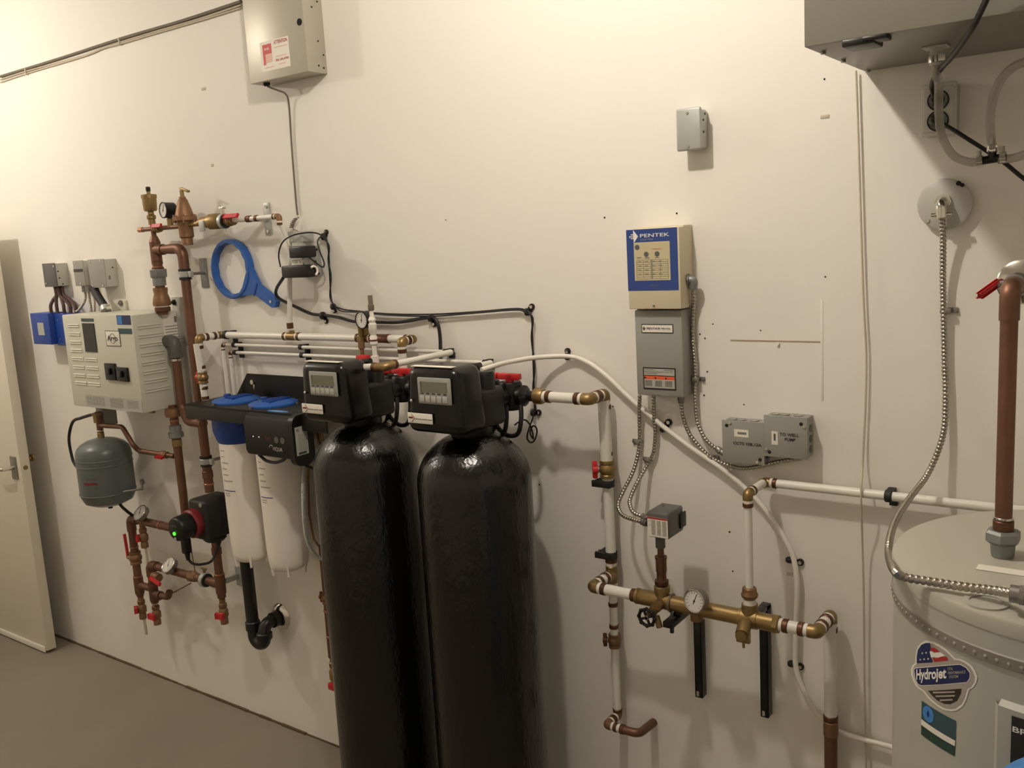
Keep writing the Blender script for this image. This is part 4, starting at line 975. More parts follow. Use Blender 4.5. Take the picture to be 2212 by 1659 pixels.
# braided hose
t = thing('braided_hose', 'thin silver braided hose hanging between the canisters and the left black tank', 'hose', W(665, 1175, .17))
hp_ = P((676, 925, .17), (664, 975, .19), (656, 1030, .2), (655.5, 1085, .2), (658, 1132, .19), (665, 1171, .17), (684, 1200, .13), (712, 1216, .1))
flexconduit('braid', hp_, .0068, t, .004, M_GALV)
obj('inner_tube', B().tube(P((690, 900, .05), (678, 940, .05), (668, 980, .05), (666, 1040, .045), (668, 1110, .045), (678, 1165, .045), (700, 1195, .05)), .004, 8), M_BRONZE, t)
# canister lamp fitting glimpsed behind the left head
o = obj('brass_port', B().tube(fillet(P((688, 915, .12), (690, 940, .12), (697, 965, .12)), .01), .012, 14), M_BRASS); tag(o, 'short brass pipe stub glimpsed between the controller and left black tank', 'pipe')

# ------------------------------------------------------------------ drain standpipe and trap
xs_ = W(540, 1290, .085).x; t = thing('drain_standpipe', 'black plastic drain standpipe with a trap into a chrome wall plate', 'drain pipe', W(558, 1392, .085))
zs = W(543, 1350, .085).z; rS = .0235
zbt = W(558, 1393, .085).z+rS
we = W(594, 1327, 0)
obj('standpipe', B().tube([(xs_, -.085, .83), (xs_, -.085, zs)], rS, 24), M_ABS, t)
obj('trap_hub', B().lathe([(rS*1.2, 0), (rS*1.2, .03), (rS*1.05, .034)], (xs_, -.085, zs-.014), Z1, 24), M_ABS, t)
wx = we.x-.0
x2 = xs_+.062
pts = [V((xs_, -.085, zs)), V((xs_, -.085, zbt+.015))]
for i in range(1, 12):
    a = math.pi*i/12; pts.append(V((xs_+.031-.031*math.cos(a), -.085, zbt+.01-.03*math.sin(a)+.005)))
pts += [V((x2, -.085, zbt+.02)), V((x2, -.085, we.z-.035)), V((x2, -.075, we.z-.01)), V((x2+.002, -.05, we.z)), V((x2+.004, .0, we.z))]
obj('p_trap', B().tube(smooth(pts, 3), rS*1.0, 22), M_ABS, t)
obj('union_nut', B().lathe([(rS*1.28, 0), (rS*1.28, .022), (rS*1.1, .026)], (x2, -.085, zbt+.012), Z1, 10), M_ABS, t)
obj('wall_hub', B().cyl((x2+.003, -.045, we.z), (x2+.003, -.02, we.z), rS*1.25, n=24), M_ABS, t)
obj('escutcheon', B().lathe([(.052, 0), (.052, .002), (.044, .012), (.03, .016), (.026, .016)], (x2+.003, 0, we.z), -Y1, 32), M_CHROME, t)

# ------------------------------------------------------------------ copper tail behind the left tank
xt_ = W(716, 1400, .07).x
t = thing('copper_drain_leg', 'copper drain pipe with small valves mostly hidden behind the left tank', 'pipe', W(710, 1490, .07))
def zk(py): return W(706, py, .07).z
pipe(t, 'copper_pipe', [(xt_+.004, -.07, zk(1180)), (xt_, -.07, zk(1415))], .0145, M_COP)
ballvalve(t, (xt_, -.07, zk(1292)), Z1, -X1, .0125, body=M_BRONZE, hmat=M_REDD)
for py in (1318, 1372): ring(t, 'solder_joint', (xt_, -.07, zk(py)), Z1, .0158, .008, M_COPB)
dv = obj('drain_valve', B().lathe([(.0145, 0), (.010, .012), (.010, .03), (.014, .034), (.014, .05), (.01, .055), (.017, .066), (.017, .095), (.012, .1), (.0145, .104), (.0145, .135)], (xt_, -.07, zk(1408)), -Z1, 14), M_BRASS, t)
obj('valve_handle', B().box((xt_-.005, -.1, zk(1470)-.012), (xt_+.04, -.085, zk(1470)+.012), .003), M_RED, dv)

# ------------------------------------------------------------------ two water softeners
def make_softener(label):
    t = thing('water_softener', label, 'water softener', (0, 0, 0))
    R, H = .155, 1.335
    prof = [(.1, .0), (.152, .004), (.157, .03), (.157, .19), (.155, .2)]
    obj('tank_base', B().lathe(prof, (0, 0, 0), Z1, 48), M_BLKP, t)
    dome = [(R, .2), (R, 1.212)] + [(R*math.cos(a*math.pi/24), 1.212+.14*math.sin(a*math.pi/24)) for a in range(1, 11)] + [(.04, 1.352), (.04, H+.03)]
    obj('tank', B().lathe(dome, (0, 0, 0), Z1, 64), M_TANK, t)
    # control valve body on the neck
    vb = obj('valve_body', B().lathe([(.054, 0), (.058, .006), (.058, .034), (.05, .04)], (0, 0, H+.006), Z1, 12).box((-.055, -.03, H+.025), (.06, .085, H+.13), .014, 3).lathe([(.027, 0), (.027, .07), (.024, .076), (.0, .077)], (.03, .035, H+.095), Z1, 24).cyl((-.055, .07, H+.085), (-.055, .14, H+.085), .022).cyl((.02, .07, H+.085), (.02, .14, H+.085), .022), M_BLKP, t)
    obj('injector_cap', B().lathe([(.022, 0), (.022, .003), (.015, .004)], (.03, .035, H+.172), Z1, 24), M_GREYD, vb)
    # cover
    zc0, zc1 = H+.032, H+.207
    b = B(); r = bmesh.ops.create_cube(b.bm, size=1.0)
    for v in b.bm.verts: v.co = V((v.co.x*.196-.012, v.co.y*.125-.087, (zc0+zc1)/2+v.co.z*(zc1-zc0)))
    for v in b.bm.verts:
        if v.co.z < (zc0+zc1)/2 and v.co.y < -.1: v.co.y += .012
        if v.co.z > (zc0+zc1)/2: v.co.x = -.012+(v.co.x+.012)*.86
        if v.co.z > (zc0+zc1)/2 and v.co.y < -.1: v.co.y += .012
    bmesh.ops.bevel(b.bm, geom=b.bm.edges[:], offset=.03, segments=5, affect='EDGES', profile=.55)
    cv = obj('head_cover', b, M_BLKG, t)
    fy = -.1435
    def fp(u, v, e=0.0): return V((-.11+u*.196, fy-e, zc1-v*(zc1-zc0)))
    def pl(parent, name, u0, v0, u1, v1, m, th, e=0.0, bev=0.0):
        a, c = fp(u0, v0, e), fp(u1, v1, e+th); return obj(name, B().box((a.x, c.y, c.z), (c.x, a.y, a.z), bev), m, parent)
    pn = pl(t, 'display_panel', .325, .135, .88, .525, M_PANEL, .006, 0, .004)
    pl(pn, 'screen', .38, .195, .83, .345, M_LCD, .0008, .006)
    pl(pn, 'screen_edge_strip', .38, .195, .4, .345, M_LCDD, .0003, .0068)  # narrow darker strip down the screen's left edge
    for k in range(5):
        u = .365+k*.096
        pl(pn, 'button', u, .4, u+.078, .495, M_BTN, .003, .006, .0012)
    bl = B()
    for k in range(5):
        u = .375+k*.096; a, c = fp(u, .362, .0061), fp(u+.055, .378, .0064); bl.box((a.x, c.y, c.z), (c.x, a.y, a.z))
    obj('button_marks', bl, M_INK, pn)
    lb = pl(t, 'maker_label', .09, .68, .52, .835, M_LABEL, .0035, -.002, .0015)
    bl = B(); bl.tube([fp(.165, .7, .0018), fp(.22, .755, .0018), fp(.165, .82, .0018)], .0008, 6); a, c = fp(.115, .74, .0016), fp(.19, .765, .0019); bl.box((a.x, c.y, c.z), (c.x, a.y, a.z)); obj('arrow_mark', bl, M_REDD, lb)
    bl = B()
    for u0, u1 in ((.225, .34), (.35, .44), (.45, .52)):
        a, c = fp(u0, .76, .0016), fp(u1, .774, .0019); bl.box((a.x, c.y, c.z), (c.x, a.y, a.z))
    obj('label_print', bl, M_GREYINK, lb)
    obj('cover_latch', B().ball(fp(.17, .5, -.002), .0045, 1, 10), M_CHROME, cv)
    obj('top_strip', B().box((-.085, -.125, zc1-.001), (.05, -.105, zc1+.0006)), M_LABEL, cv)  # thin white strip along the top of the cover
    # bypass valve behind the head
    zb_ = H+.087
    bp_ = obj('bypass_valve', B().box((-.085, .14, zb_-.026), (.05, .165, zb_+.026), .012, 3)
        .lathe([(.031, 0), (.034, .006), (.034, .07), (.03, .078)], (-.055, .16, zb_-.04), Z1, 20)
        .lathe([(.031, 0), (.034, .006), (.034, .07), (.03, .078)], (.02, .16, zb_-.04), Z1, 20)
        .lathe([(.026, 0), (.03, .005), (.03, .02), (.022, .026), (.016, .034)], (.048, .16, zb_), X1, 12)
        .cyl((.078, .16, zb_), (.104, .16, zb_), .0145), M_BLKP, t)
    for xk in (-.055, .02):
        kn = obj('bypass_knob', B().cyl((xk, .16, zb_+.036), (xk, .16, zb_+.046), .012).obox((xk, .16, zb_+.052), (.07, .02, .017), None, .003), M_RED, bp_)
    # looms and ties under the bypass
    for k, (xa_, ya_) in enumerate(((.0, .1), (.035, .12), (-.045, .11))):
        obj('wire_loom', B().tube(smooth([(xa_-.02, ya_, zb_-.02), (xa_-.035, ya_-.01, zb_-.07), (xa_-.01, ya_, zb_-.105), (xa_+.03, ya_, zb_-.1), (xa_+.045, ya_, zb_-.06), (xa_+.04, ya_+.01, zb_-.02)], 6), .0065, 8), M_CORD, t)
    obj('cable_tie', B().torus((.0, .1, zb_-.02), V((1, .1, .3)), .03, .0022, 20, 6), M_PVC, t)
    obj('cable_tie', B().torus((.015, .1, zb_-.1), V((.7, .1, .8)), .012, .002, 16, 6), M_PVC, t)
    obj('drain_elbow', B().tube(fillet([(-.012, .02, zb_+.03), (-.012, .025, zb_+.096), (.022, .03, zb_+.1)], .012), .0105, 14), M_BLKP, t)
    return t
def dup(root, loc, label):
    r = root.copy(); col.objects.link(r); r.location = loc; r['label'] = label
    for ch in list(root.children):
        c_ = ch.copy(); col.objects.link(c_); c_.parent = r
        for g_ in ch.children:
            d_ = g_.copy(); col.objects.link(d_); d_.parent = c_
    return r
S2 = V((-1.51, -.28, 0)); S1 = V((-1.915, -.28, 0))
soft = make_softener('tall black water softener with display head, beside the right brass pipe fitting')
dup(soft, S1, 'tall black water softener with display head, beside the white filter canisters')
soft.location = S2

# ------------------------------------------------------------------ pipe from the right softener to the brass manifold
dS = .12; zS = S2.z+1.335+.06; xS = S2.x+.175
zS = W(1215, 859, dS).z
t = thing('softener_feed_pipe', 'white pipe with brass elbows running down the wall from the right softener', 'pipe', W(1330, 1540, .04))
xe_ = W(1272, 861, dS).x; r1 = .0145
obj('brass_union', B().lathe([(.018, 0), (.0225, .004), (.0225, .022), (.019, .03)], (W(1155, 856, dS).x, -dS, zS), X1, 20), M_BRASS, t)
xu0 = W(1155, 856, dS).x+.03
crimp(t, (xu0, -dS, zS), X1, r1)
pipe(t, 'white_pipe', [(xu0, -dS, zS), (xe_, -dS, zS)], r1, M_PEX)
elbow(t, (xe_, -dS, zS), -X1, Y1, r1, leg=1.3)
pipe(t, 'white_stub', [(xe_, -dS+.02, zS), (xe_, -.045, zS)], r1, M_PEX)
elbow(t, (xe_, -.04, zS), -Y1, -Z1, r1, leg=1.3)
xv_ = xe_
zv_ = W(1306, 1012, .04).z; ztee = W(1322, 1240, .04).z; zbt = W(1333, 1540, .04).z
xlow = W(1330, 1450, .04).x
pipe(t, 'white_riser', [(xv_, -.045, zS-.015), (xv_, -.04, zv_)], r1*1.15, M_PEX)
pipe(t, 'white_riser', [(xv_, -.04, zv_), (xv_, -.04, ztee)], r1, M_PEX)
pipe(t, 'white_riser', [(xv_, -.04, ztee), (xv_, -.04, zbt)], .0115, M_PEX)
v_ = ballvalve(t, (xv_, -.04, zv_), Z1, V((-.8, -.6, 0)), .0155, body=M_BRASS, hmat=M_RED)
crimp(t, (xv_, -.04, zv_+.027), Z1, r1); crimp(t, (xv_, -.04, zv_-.027), -Z1, r1)
ring(t, 'crimp_ring', (xv_, -.04, W(1302, 878, .04).z), Z1, r1*1.2, .012, M_CRIMP)
for py in (1043, 1196):
    z = W(1308, py, .04).z
    k = obj('pipe_bracket', B().box((xv_-.04, -.062, z-.009), (xv_+.018, -.052, z+.009), .002).cyl((xv_, -.04, z-.009), (xv_, -.04, z+.009), r1*1.28).box((xv_-.036, -.05, z-.007), (xv_-.02, 0, z+.007)), M_RUB, t)
    obj('screw', B().cyl((xv_-.03, -.05, z+.009), (xv_-.03, -.05, z+.014), .004, n=10), M_CHROME, k)
dMn = .145
tee(t, (xv_, -.04, ztee), Z1, -Y1, r1)
pipe(t, 'white_branch', [(xv_, -.05, ztee), (xv_, -dMn+.015, ztee)], r1, M_PEX)
crimp(t, (xv_, -.062, ztee), -Y1, r1)
elbow(t, (xv_, -dMn, ztee), Y1, X1, r1, leg=1.3)
xm0 = W(1370, 1291, dMn).x
pipe(t, 'white_branch', [(xv_+.02, -dMn, ztee), (xm0, -dMn, ztee)], r1, M_PEX)
ballvalve(t, (xv_, -.04, W(1325, 1383, .04).z), Z1, V((-1, -.3, 0)), .0125, body=M_BRONZE, hmat=M_CRIMP)
for py in (1305, 1352): ring(t, 'crimp_ring', (xv_, -.04, W(1324, py, .04).z), Z1, .0135, .012, M_CRIMP)
ring(t, 'crimp_ring', (xv_, -.04, W(1332, 1533, .04).z), Z1, .0138, .01, M_CRIMP)
elbow(t, (xv_, -.04, zbt-.006), Z1, -Y1, .0115, leg=1.2, crimps=(0, 1), material=M_BRONZE)
dB = .1
pipe(t, 'white_stub', [(xv_, -.045, zbt-.006), (xv_, -dB, zbt-.006)], .0115, M_PEX)
elbow(t, (xv_, -dB, zbt-.006), Y1, X1, .0115, leg=1.3, material=M_BRONZE)
p1 = W(1345, 1580, dB)
pipe(t, 'white_stub', [(xv_+.015, -dB, zbt-.006), (p1.x, -dB, zbt-.006)], .0115, M_PEX)
ring(t, 'crimp_ring', (p1.x, -dB, zbt-.006), X1, .0138, .012, M_CRIMP)
we = W(1412, 1560, 0)
pipe(t, 'copper_tail', [(p1.x, -dB, zbt-.006), (W(1383, 1590, dB).x-.005, -dB, zbt-.006), (we.x, 0.0, we.z)], .0118, M_COP, .025)

# ------------------------------------------------------------------ brass manifold
zN = ztee; xN0 = xm0
t = thing('brass_manifold', 'heavy brass tank manifold with dial gauge and black handwheel', 'manifold', (W(1520, 1320, dMn).x, -dMn, zN))
ring(t, 'crimp_ring', (xN0, -dMn, zN), X1, r1*1.2, .014, M_CRIMP)
ring(t, 'pipe_shoulder', (xN0+.012, -dMn, zN), X1, r1*1.12, .008, M_PVC)
def NX(px): return W(px, 1292+(px-1370)*.19, dMn).x
RB = .0205
xA, xT, xB_, xC, xD = NX(1374), NX(1431), NX(1450), NX(1620), NX(1672)
obj('inlet_body', B().lathe([(RB*.9, 0), (RB*1.02, .003), (RB*1.02, .01), (RB*.93, .012), (RB, .018), (RB, xB_-xA)], (xA, -dMn, zN), X1, 24), M_BRASS, t)
obj('tube_body', B().cyl((xB_, -dMn, zN), (xC-.02, -dMn, zN), RB*.95, n=28), M_BRASS, t)
for x_ in (xB_, xC-.022): ring(t, 'flange', (x_, -dMn, zN), X1, RB*1.15, .006, M_BRASS)
obj('cross_fitting', B().cyl((xC-.022, -dMn, zN), (xC+.02, -dMn, zN), RB*1.12, n=24).cyl((xC, -dMn, zN), (xC, -dMn, zN+.038), RB*.95).cyl((xC+.018, -dMn, zN), (xD, -dMn, zN), RB), M_BRASS, t)
obj('hex_end', B().lathe([(RB*1.05, 0), (RB*1.1, .002), (RB*1.1, .012), (RB*.9, .014)], (xD, -dMn, zN), X1, 8), M_BRASS, t)
obj('outlet_tee', B().cyl((xT, -dMn, zN), (xT, -dMn, zN+.03), RB*.85).lathe([(RB*1.0, 0), (RB*1.0, .014), (RB*.85, .016)], (xT, -dMn, zN+.026), Z1, 20).cyl((xT+.002, -dMn, zN), (xT+.002, -dMn-.04, zN-.002), .014), M_BRASS, t)
# pressure switch riser
zsw = W(1432, 1182, dMn).z
obj('brass_bushing', B().lathe([(.016, 0), (.0185, .003), (.0185, .012), (.014, .014)], (xT, -dMn, zN+.044), Z1, 8), M_CRIMP, t)
obj('reducer', B().lathe([(.0125, 0), (.0125, .022), (.014, .024), (.014, .056), (.0155, .058), (.0155, .064), (.0085, .066)], (xT, -dMn, zN+.056), Z1, 18), M_COP, t)
pipe(t, 'copper_riser', [(xT, -dMn, zN+.11), (xT, -dMn, zsw)], .0082, M_COP)
# drain valve with handwheel
hw = V((xT-.01, -dMn-.085, zN-.006))
hw = W(1397, 1334, dMn+.06)
obj('valve_stem', B().cyl((xT, -dMn-.035, zN-.002), hw+V((0, .02, 0)), .0125).cyl(hw+V((0, .025, 0)), hw+V((0, -.004, 0)), .0045, n=10).cyl(hw+V((.012, .03, -.005)), hw+V((.02, .03, -.034)), .008, n=12), M_BRASS, t)
b = B().torus(hw, Y1, .021, .0042, 28, 8)
for k in range(8): a = k*math.pi/4; b.ball(hw+V((math.cos(a)*.0225, 0, math.sin(a)*.0225)), .0052, 1, 8)
for k in range(4): a = k*math.pi/2+.4; b.tube([hw, hw+V((math.cos(a)*.021, 0, math.sin(a)*.021))], .0034, 8)
wh_ = obj('handwheel', b, M_BLKP, t)
obj('wheel_nut', B().lathe([(.007, 0), (.007, .005), (.004, .006)], hw+V((0, .002, 0)), -Y1, 6), M_STEEL, wh_)
# hose clamp holder
q = V((xB_+.004, -dMn, zN-.045))
kb = obj('clamp_block', B().box((q.x-.015, -dMn-.03, q.z-.012), (q.x+.012, -.0, q.z+.004), .002).box((q.x+.0, -dMn-.02, q.z-.028), (q.x+.008, -dMn-.012, q.z-.01)), M_BLKP, t)
obj('hose_band', B().torus((xB_+.002, -dMn, zN), X1, RB*1.12, .0022, 28, 6).cyl((xB_+.002, -dMn-.004, zN-RB), (xB_+.002, -dMn-.004, q.z), .003, n=8), M_STEEL, kb)
# gauge
gp = W(1499, 1299, dMn+.05)
gauge(t, gp, (-.15, -1, .12), .0285, .026, M_STEEL, 20, 'pressure_gauge', M_CHROME)
obj('gauge_stem', B().cyl((gp.x+.006, -dMn-.032, gp.z-.015), (NX(1503), -dMn, zN-.01), .008).cyl((NX(1505), -dMn, zN-.012), (NX(1505), -dMn, zN-.032), .016), M_BRONZE, t)
# front plug on the cross
fp_ = W(1603, 1371, dMn+.055)
obj('relief_valve', B().tube([(xC, -dMn, zN-.002), (xC-.002, -dMn-.03, zN-.006), (fp_.x, fp_.y, fp_.z)], .0165, 18).obox(V((fp_.x, fp_.y+.008, fp_.z-.008)), (.034, .012, .03), None, .003).cyl(V((fp_.x, fp_.y-.002, fp_.z)), V((fp_.x, fp_.y-.012, fp_.z)), .0125).cyl((fp_.x, fp_.y+.008, fp_.z-.02), (fp_.x, fp_.y+.008, fp_.z-.036), .0032, n=10), M_BRASS, t)
# riser union on the cross
zr = zN+.038
obj('riser_union', B().lathe([(.0145, 0), (.0145, .012), (.019, .014), (.0205, .02), (.0175, .026), (.0165, .036), (.0145, .038)], (xC, -dMn, zr+.004), Z1, 20), M_BRONZE, t)
ring(t, 'thread_tape', (xC, -dMn, zr+.006), Z1, .0155, .016, M_PVC)
# outlet pipe, right of the manifold
t = thing('manifold_outlet_pipe', 'short white outlet pipe turning down the wall into a copper pipe, right of the manifold', 'pipe', (W(1795, 1640, .04).x, -.04, .3))
x5 = W(1770, 1369, dMn-.02).x; d5 = dMn
crimp(t, (xD+.012, -d5, zN), X1, r1)
pipe(t, 'white_stub', [(xD+.01, -d5, zN), (x5, -d5, zN)], r1, M_PEX)
elbow(t, (x5, -d5, zN), -X1, Y1, r1, leg=1.3)
pipe(t, 'white_stub', [(x5, -d5+.02, zN), (x5, -.045, zN)], r1, M_PEX)
elbow(t, (x5, -.04, zN), -Y1, -Z1, r1, leg=1.2)
zc_ = W(1795, 1550, .04).z
pipe(t, 'white_drop_pipe', [(x5, -.045, zN-.015), (x5, -.04, zc_)], r1*1.05, M_PEX)
ring(t, 'crimp_ring', (x5, -.04, zc_), Z1, r1*1.2, .014, M_CRIMP); ring(t, 'brass_coupling', (x5, -.04, zc_-.028), Z1, r1*1.2, .04, M_BRONZE)
pipe(t, 'copper_pipe', [(x5, -.04, zc_-.03), (x5, -.04, 0.001)], r1*1.08, M_COP)

# riser to the white house line
zP = W(1664, 1043, .035).z; dP = dMn
t = thing('house_line_pipe', 'white riser from the manifold turning right along the wall to the heater', 'pipe', (xC, -dP, zr+.04))
zel = zP
r2 = .0098
pipe(t, 'white_riser', [(xC, -dP, zr+.03), (xC, -dP, zel-.01)], r2, M_PEX)
ring(t, 'crimp_ring', (xC, -dP, W(1625, 1281, dP).z), Z1, r2*1.2, .012, M_CRIMP)
elbow(t, (xC, -dP, zel), -Z1, Y1, r2*1.1, leg=1.4)
pipe(t, 'white_stub', [(xC, -dP+.015, zel), (xC, -.04, zel)], r2*1.05, M_PEX)
elbow(t, (xC, -.035, zel), -Y1, X1, r2*1.1, leg=1.3, crimps=(0, 1))
xR = .9
pipe(t, 'white_line', [(xC+.01, -.035, zel), (xR, -.035, zel)], r2*1.1, M_PEX)
xk = W(1920, 1070, .035).x
strap(t, (xk, -.035, zel), X1, r2*1.2)

# two strut supports
for px, py0, py1, lab in ((1507, 1345, 1508, 'short black steel strut on the wall under the manifold gauge'), (1649, 1310, 1551, 'longer black steel strut on the wall under the brass cross fitting')):
    a, c = W(px, py0, .03), W(px+2, py1, .03)
    t = thing('support_strut', lab, 'strut', (c.x, -.02, c.z))
    b = B(); w_ = .0105
    b.box((c.x-w_, -.028, c.z), (c.x+w_, -.024, a.z), .001).box((c.x-w_, -.028, c.z), (c.x-w_+.003, 0, a.z), .001).box((c.x+w_-.003, -.028, c.z), (c.x+w_, 0, a.z), .001)
    obj('channel', b, M_BLKG, t)
    obj('end_tag', B().box((c.x-.006, -.0288, c.z+.004), (c.x+.001, -.028, c.z+.018)), M_LABELG, t)
    za_ = (zN-.024) if px < 1600 else a.z
    obj('arm', B().box((c.x-w_, -dMn*(1 if px < 1600 else .7), za_-.012), (c.x+w_, 0, za_), .002), M_BLKG, t)

# ------------------------------------------------------------------ white drain tube arching over the wall
pts = P((1040, 799, .26), (1065, 791, .22), (1100, 782, .14), (1160, 772, .06), (1229, 770, .018), (1270, 783, .018), (1310, 812, .018), (1350, 850, .018), (1380, 877, .018), (1437, 925, .016), (1500, 972, .018), (1560, 1013, .018), (1612, 1057, .018), (1650, 1097, .018), (1682, 1143, .018), (1705, 1183, .017), (1716, 1214, .016), (1722, 1260, .017), (1720, 1330, .017), (1718, 1400, .017), (1719, 1438, .016), (1729, 1475, .018), (1755, 1525, .02), (1785, 1560, .02), (1812, 1579, .02), (1860, 1596, .02), (1926, 1614, .02), (1990, 1640, .02))
t = thing('drain_tube', 'long white plastic drain tube arching across the wall from the right softener', 'tube', (W(1437, 925).x, 0, W(1437, 925).z))
obj('tube', B().tube(smooth(pts, 8), .0066, 12), M_PVC, t)
b = B(); random.seed(5)
sp = smooth(pts, 8)
obj('tube_print', B().tube([p+V((.0, -.0012, -.0048)) for p in sp[18:32]], .0022, 6), M_GREYINK, t)
for px, py, ea in ((1229, 769, (-.002, .014)), (1437, 922, (.012, .014)), (1714, 1213, (.018, .002)), (1718, 1437, (.014, .001))):
    clip(px, py, 'black screw clip on the white drain tube ' + {1229: 'at the top of its arch', 1437: 'below the grey control box', 1714: 'level with the pressure switch riser', 1718: 'lowest, beside the longer strut'}[px], 'clips on the white drain tube', r=.0105, ear=ea, ang=(.0 if px < 1300 else (-.7 if px < 1500 else 1.57)))

# ------------------------------------------------------------------ pump controls
F = fbox((1352, 497), (1466.5, 488), (1354.5, 668.5), .078); F.z0 = (W(1469, 667, .078).z+W(1354.5, 669, .078).z)/2; F.z1 = (W(1352, 497, .078).z+W(1464, 489, .078).z)/2
t = thing('pump_controller', 'beige pump control box with a blue printed front panel', 'control box', base(F))
facebox(t, 'box_base', Face(F.x0+.004, F.x1-.001, F.z0+.004, F.z1+.004, .05), M_BEIGE, .003)
facebox(t, 'cover', F, M_BEIGE, .0035, .03)
bp_ = F.plate(t, 'blue_panel', .005, .005, .965, .765, M_NAVY, .0008)
F.plate(bp_, 'beige_field', .145, .165, .825, .64, M_BEIGE2, .0004, .0008)
G = Face(F.x0, F.x1, F.z0, F.z1, F.d+.0008)
a = G.p(.15, .09, .0004)
b = B()
b.prism([a+V((-.001, 0, .016)), a+V((.0, 0, -.016)), a+V((.0125, 0, 0))], (0, -.0003, 0))
for i in range(3):
    for j in range(3):
        if i+j < 4: b.obox(a+V((-.002-.0042*i+.0021*(j-1)*0, -.0002, (j-1)*.0046*(1 if i < 2 else .3))), (.003, .0003, .003), (V((.7, 0, .7)), Y1, V((-.7, 0, .7))))
obj('diamond_logo', b, M_WHITE, bp_)
G.text(bp_, 'PENTEK', .275, .105, .0085, M_WHITE, (F.x1-F.x0)*.55, e=.0005, bold=.008)
G.text(bp_, 'Pentair Water', .28, .142, .0042, M_LABELS, (F.x1-F.x0)*.25, e=.0005)
G.text(bp_, 'pentair', .45, .705, .004, M_GREYINK, (F.x1-F.x0)*.16, e=.0005)
for u, v in ((.21, .225), (.38, .315), (.585, .315)):
    k = G.dot(bp_, 'indicator', u, v, .0058, M_GREYD, .0016, n=18)
    p = G.p(u, v, .0004); obj('indicator_ring', B().torus(p, Y1, .0066, .0007, 24, 6), M_LABELS, k)
G.text(bp_, 'OVERLOAD', .5, .262, .003, M_ORANGE, (F.x1-F.x0)*.17, e=.0008)
b = B(); g0, g1 = G.p(.19, .385, .0005), G.p(.785, .62, .0008)
for k in range(10):
    z = g0.z+(g1.z-g0.z)*k/9; b.box((g0.x, g1.y, z-.0004), (g1.x, g0.y, z+.0004))
for u in (.19, .32, .47, .49, .64, .785):
    x_ = G.p(u, 0).x; b.box((x_-.0004 if u not in (.47, .49) else x_-.0012, g1.y, g1.z), (x_+.0004, g0.y, g0.z))
obj('table_print', b, M_GREYINK, bp_)
G.lines(bp_, 'small_print', [(.2, .28, .352), (.35, .44, .36), (.55, .62, .36)] + [(.2+.13*(k % 4)+.02, .28+.13*(k % 4), .4+.026*(k//4*2)+.006) for k in range(16)], M_GREYINK, .0006, .0022)
F.dot(t, 'cover_screw', .49, .955, .003, M_STEEL, .003)
PF = F
F = fbox((1370.5, 678), (1474, 672), (1377, 854), .05); F.d = .06; F.z0 = W(1377, 853, .06).z
F.x0, F.x1 = W(1373, 760, .06).x, W(1475, 770, .06).x
t = thing('capacitor_box', 'grey metal control box with a white name plate, below the beige box', 'control box', base(F))
F.z1 = PF.z0-.004
facebox(t, 'case', F, M_GREYB, .004)
obj('top_knob', B().cyl((F.x0+.006, -.045, F.z1), (F.x0+.006, -.045, F.z1+.006), .005).cyl((F.x0+.022, -.045, F.z1-.0), (F.x0+.022, -.045, F.z1+.005), .006), M_GALV, t)
for v in (.62, ): obj('hinge_pin', B().cyl((F.x0-.003, -.04, F.p(0, .76).z), (F.x0+.002, -.04, F.p(0, .76).z), .004), M_GREYD, t)
nb = F.plate(t, 'name_plate', .15, .16, .82, .265, M_INK, .0008)
F.plate(nb, 'plate_field', .165, .17, .805, .255, M_LABEL, .0004, .0008)
G = Face(F.x0, F.x1, F.z0, F.z1, F.d+.0012)
a = G.p(.2, .212, .0003); obj('diamond_logo', B().prism([a+V((0, 0, .0055)), a+V((-.003, 0, 0)), a+V((0, 0, -.0055)), a+V((.0055, 0, 0))], (0, -.0003, 0)), M_GREYD, nb)
G.text(nb, 'PENTAIR', .265, .223, .0052, M_NAVYD, (F.x1-F.x0)*.29, e=.0003, bold=.008)
G.text(nb, 'PENTEK', .58, .223, .0048, M_GREYD, (F.x1-F.x0)*.19, e=.0003, bold=.008)
wl = F.plate(t, 'warning_label', .15, .665, .845, .925, M_INK, .0008)
F.plate(wl, 'label_top', .175, .68, .82, .755, M_LABELG, .0004, .0008)
F.plate(wl, 'orange_band', .175, .765, .82, .805, M_ORANGE, .0004, .0008)
F.plate(wl, 'label_text_field', .175, .805, .82, .905, M_LABELG, .0004, .0008)
G.lines(wl, 'label_print', [(.19, .4, .692), (.6, .8, .692), (.19, .58, .715), (.65, .7, .715), (.74, .78, .71), (.19, .45, .735)] + [(.19+.215*c_, .34+.215*c_, .82+.012*k) for c_ in range(3) for k in range(6)], M_GREYINK, .0003, .0016)
G.lines(wl, 'warning_marks', [(.18+.22*k, .215+.22*k, .787) for k in range(3)], M_INK, .0003, .004)
F.dot(t, 'cover_screw', .46, .985, .0028, M_STEEL, .003)
GF = F
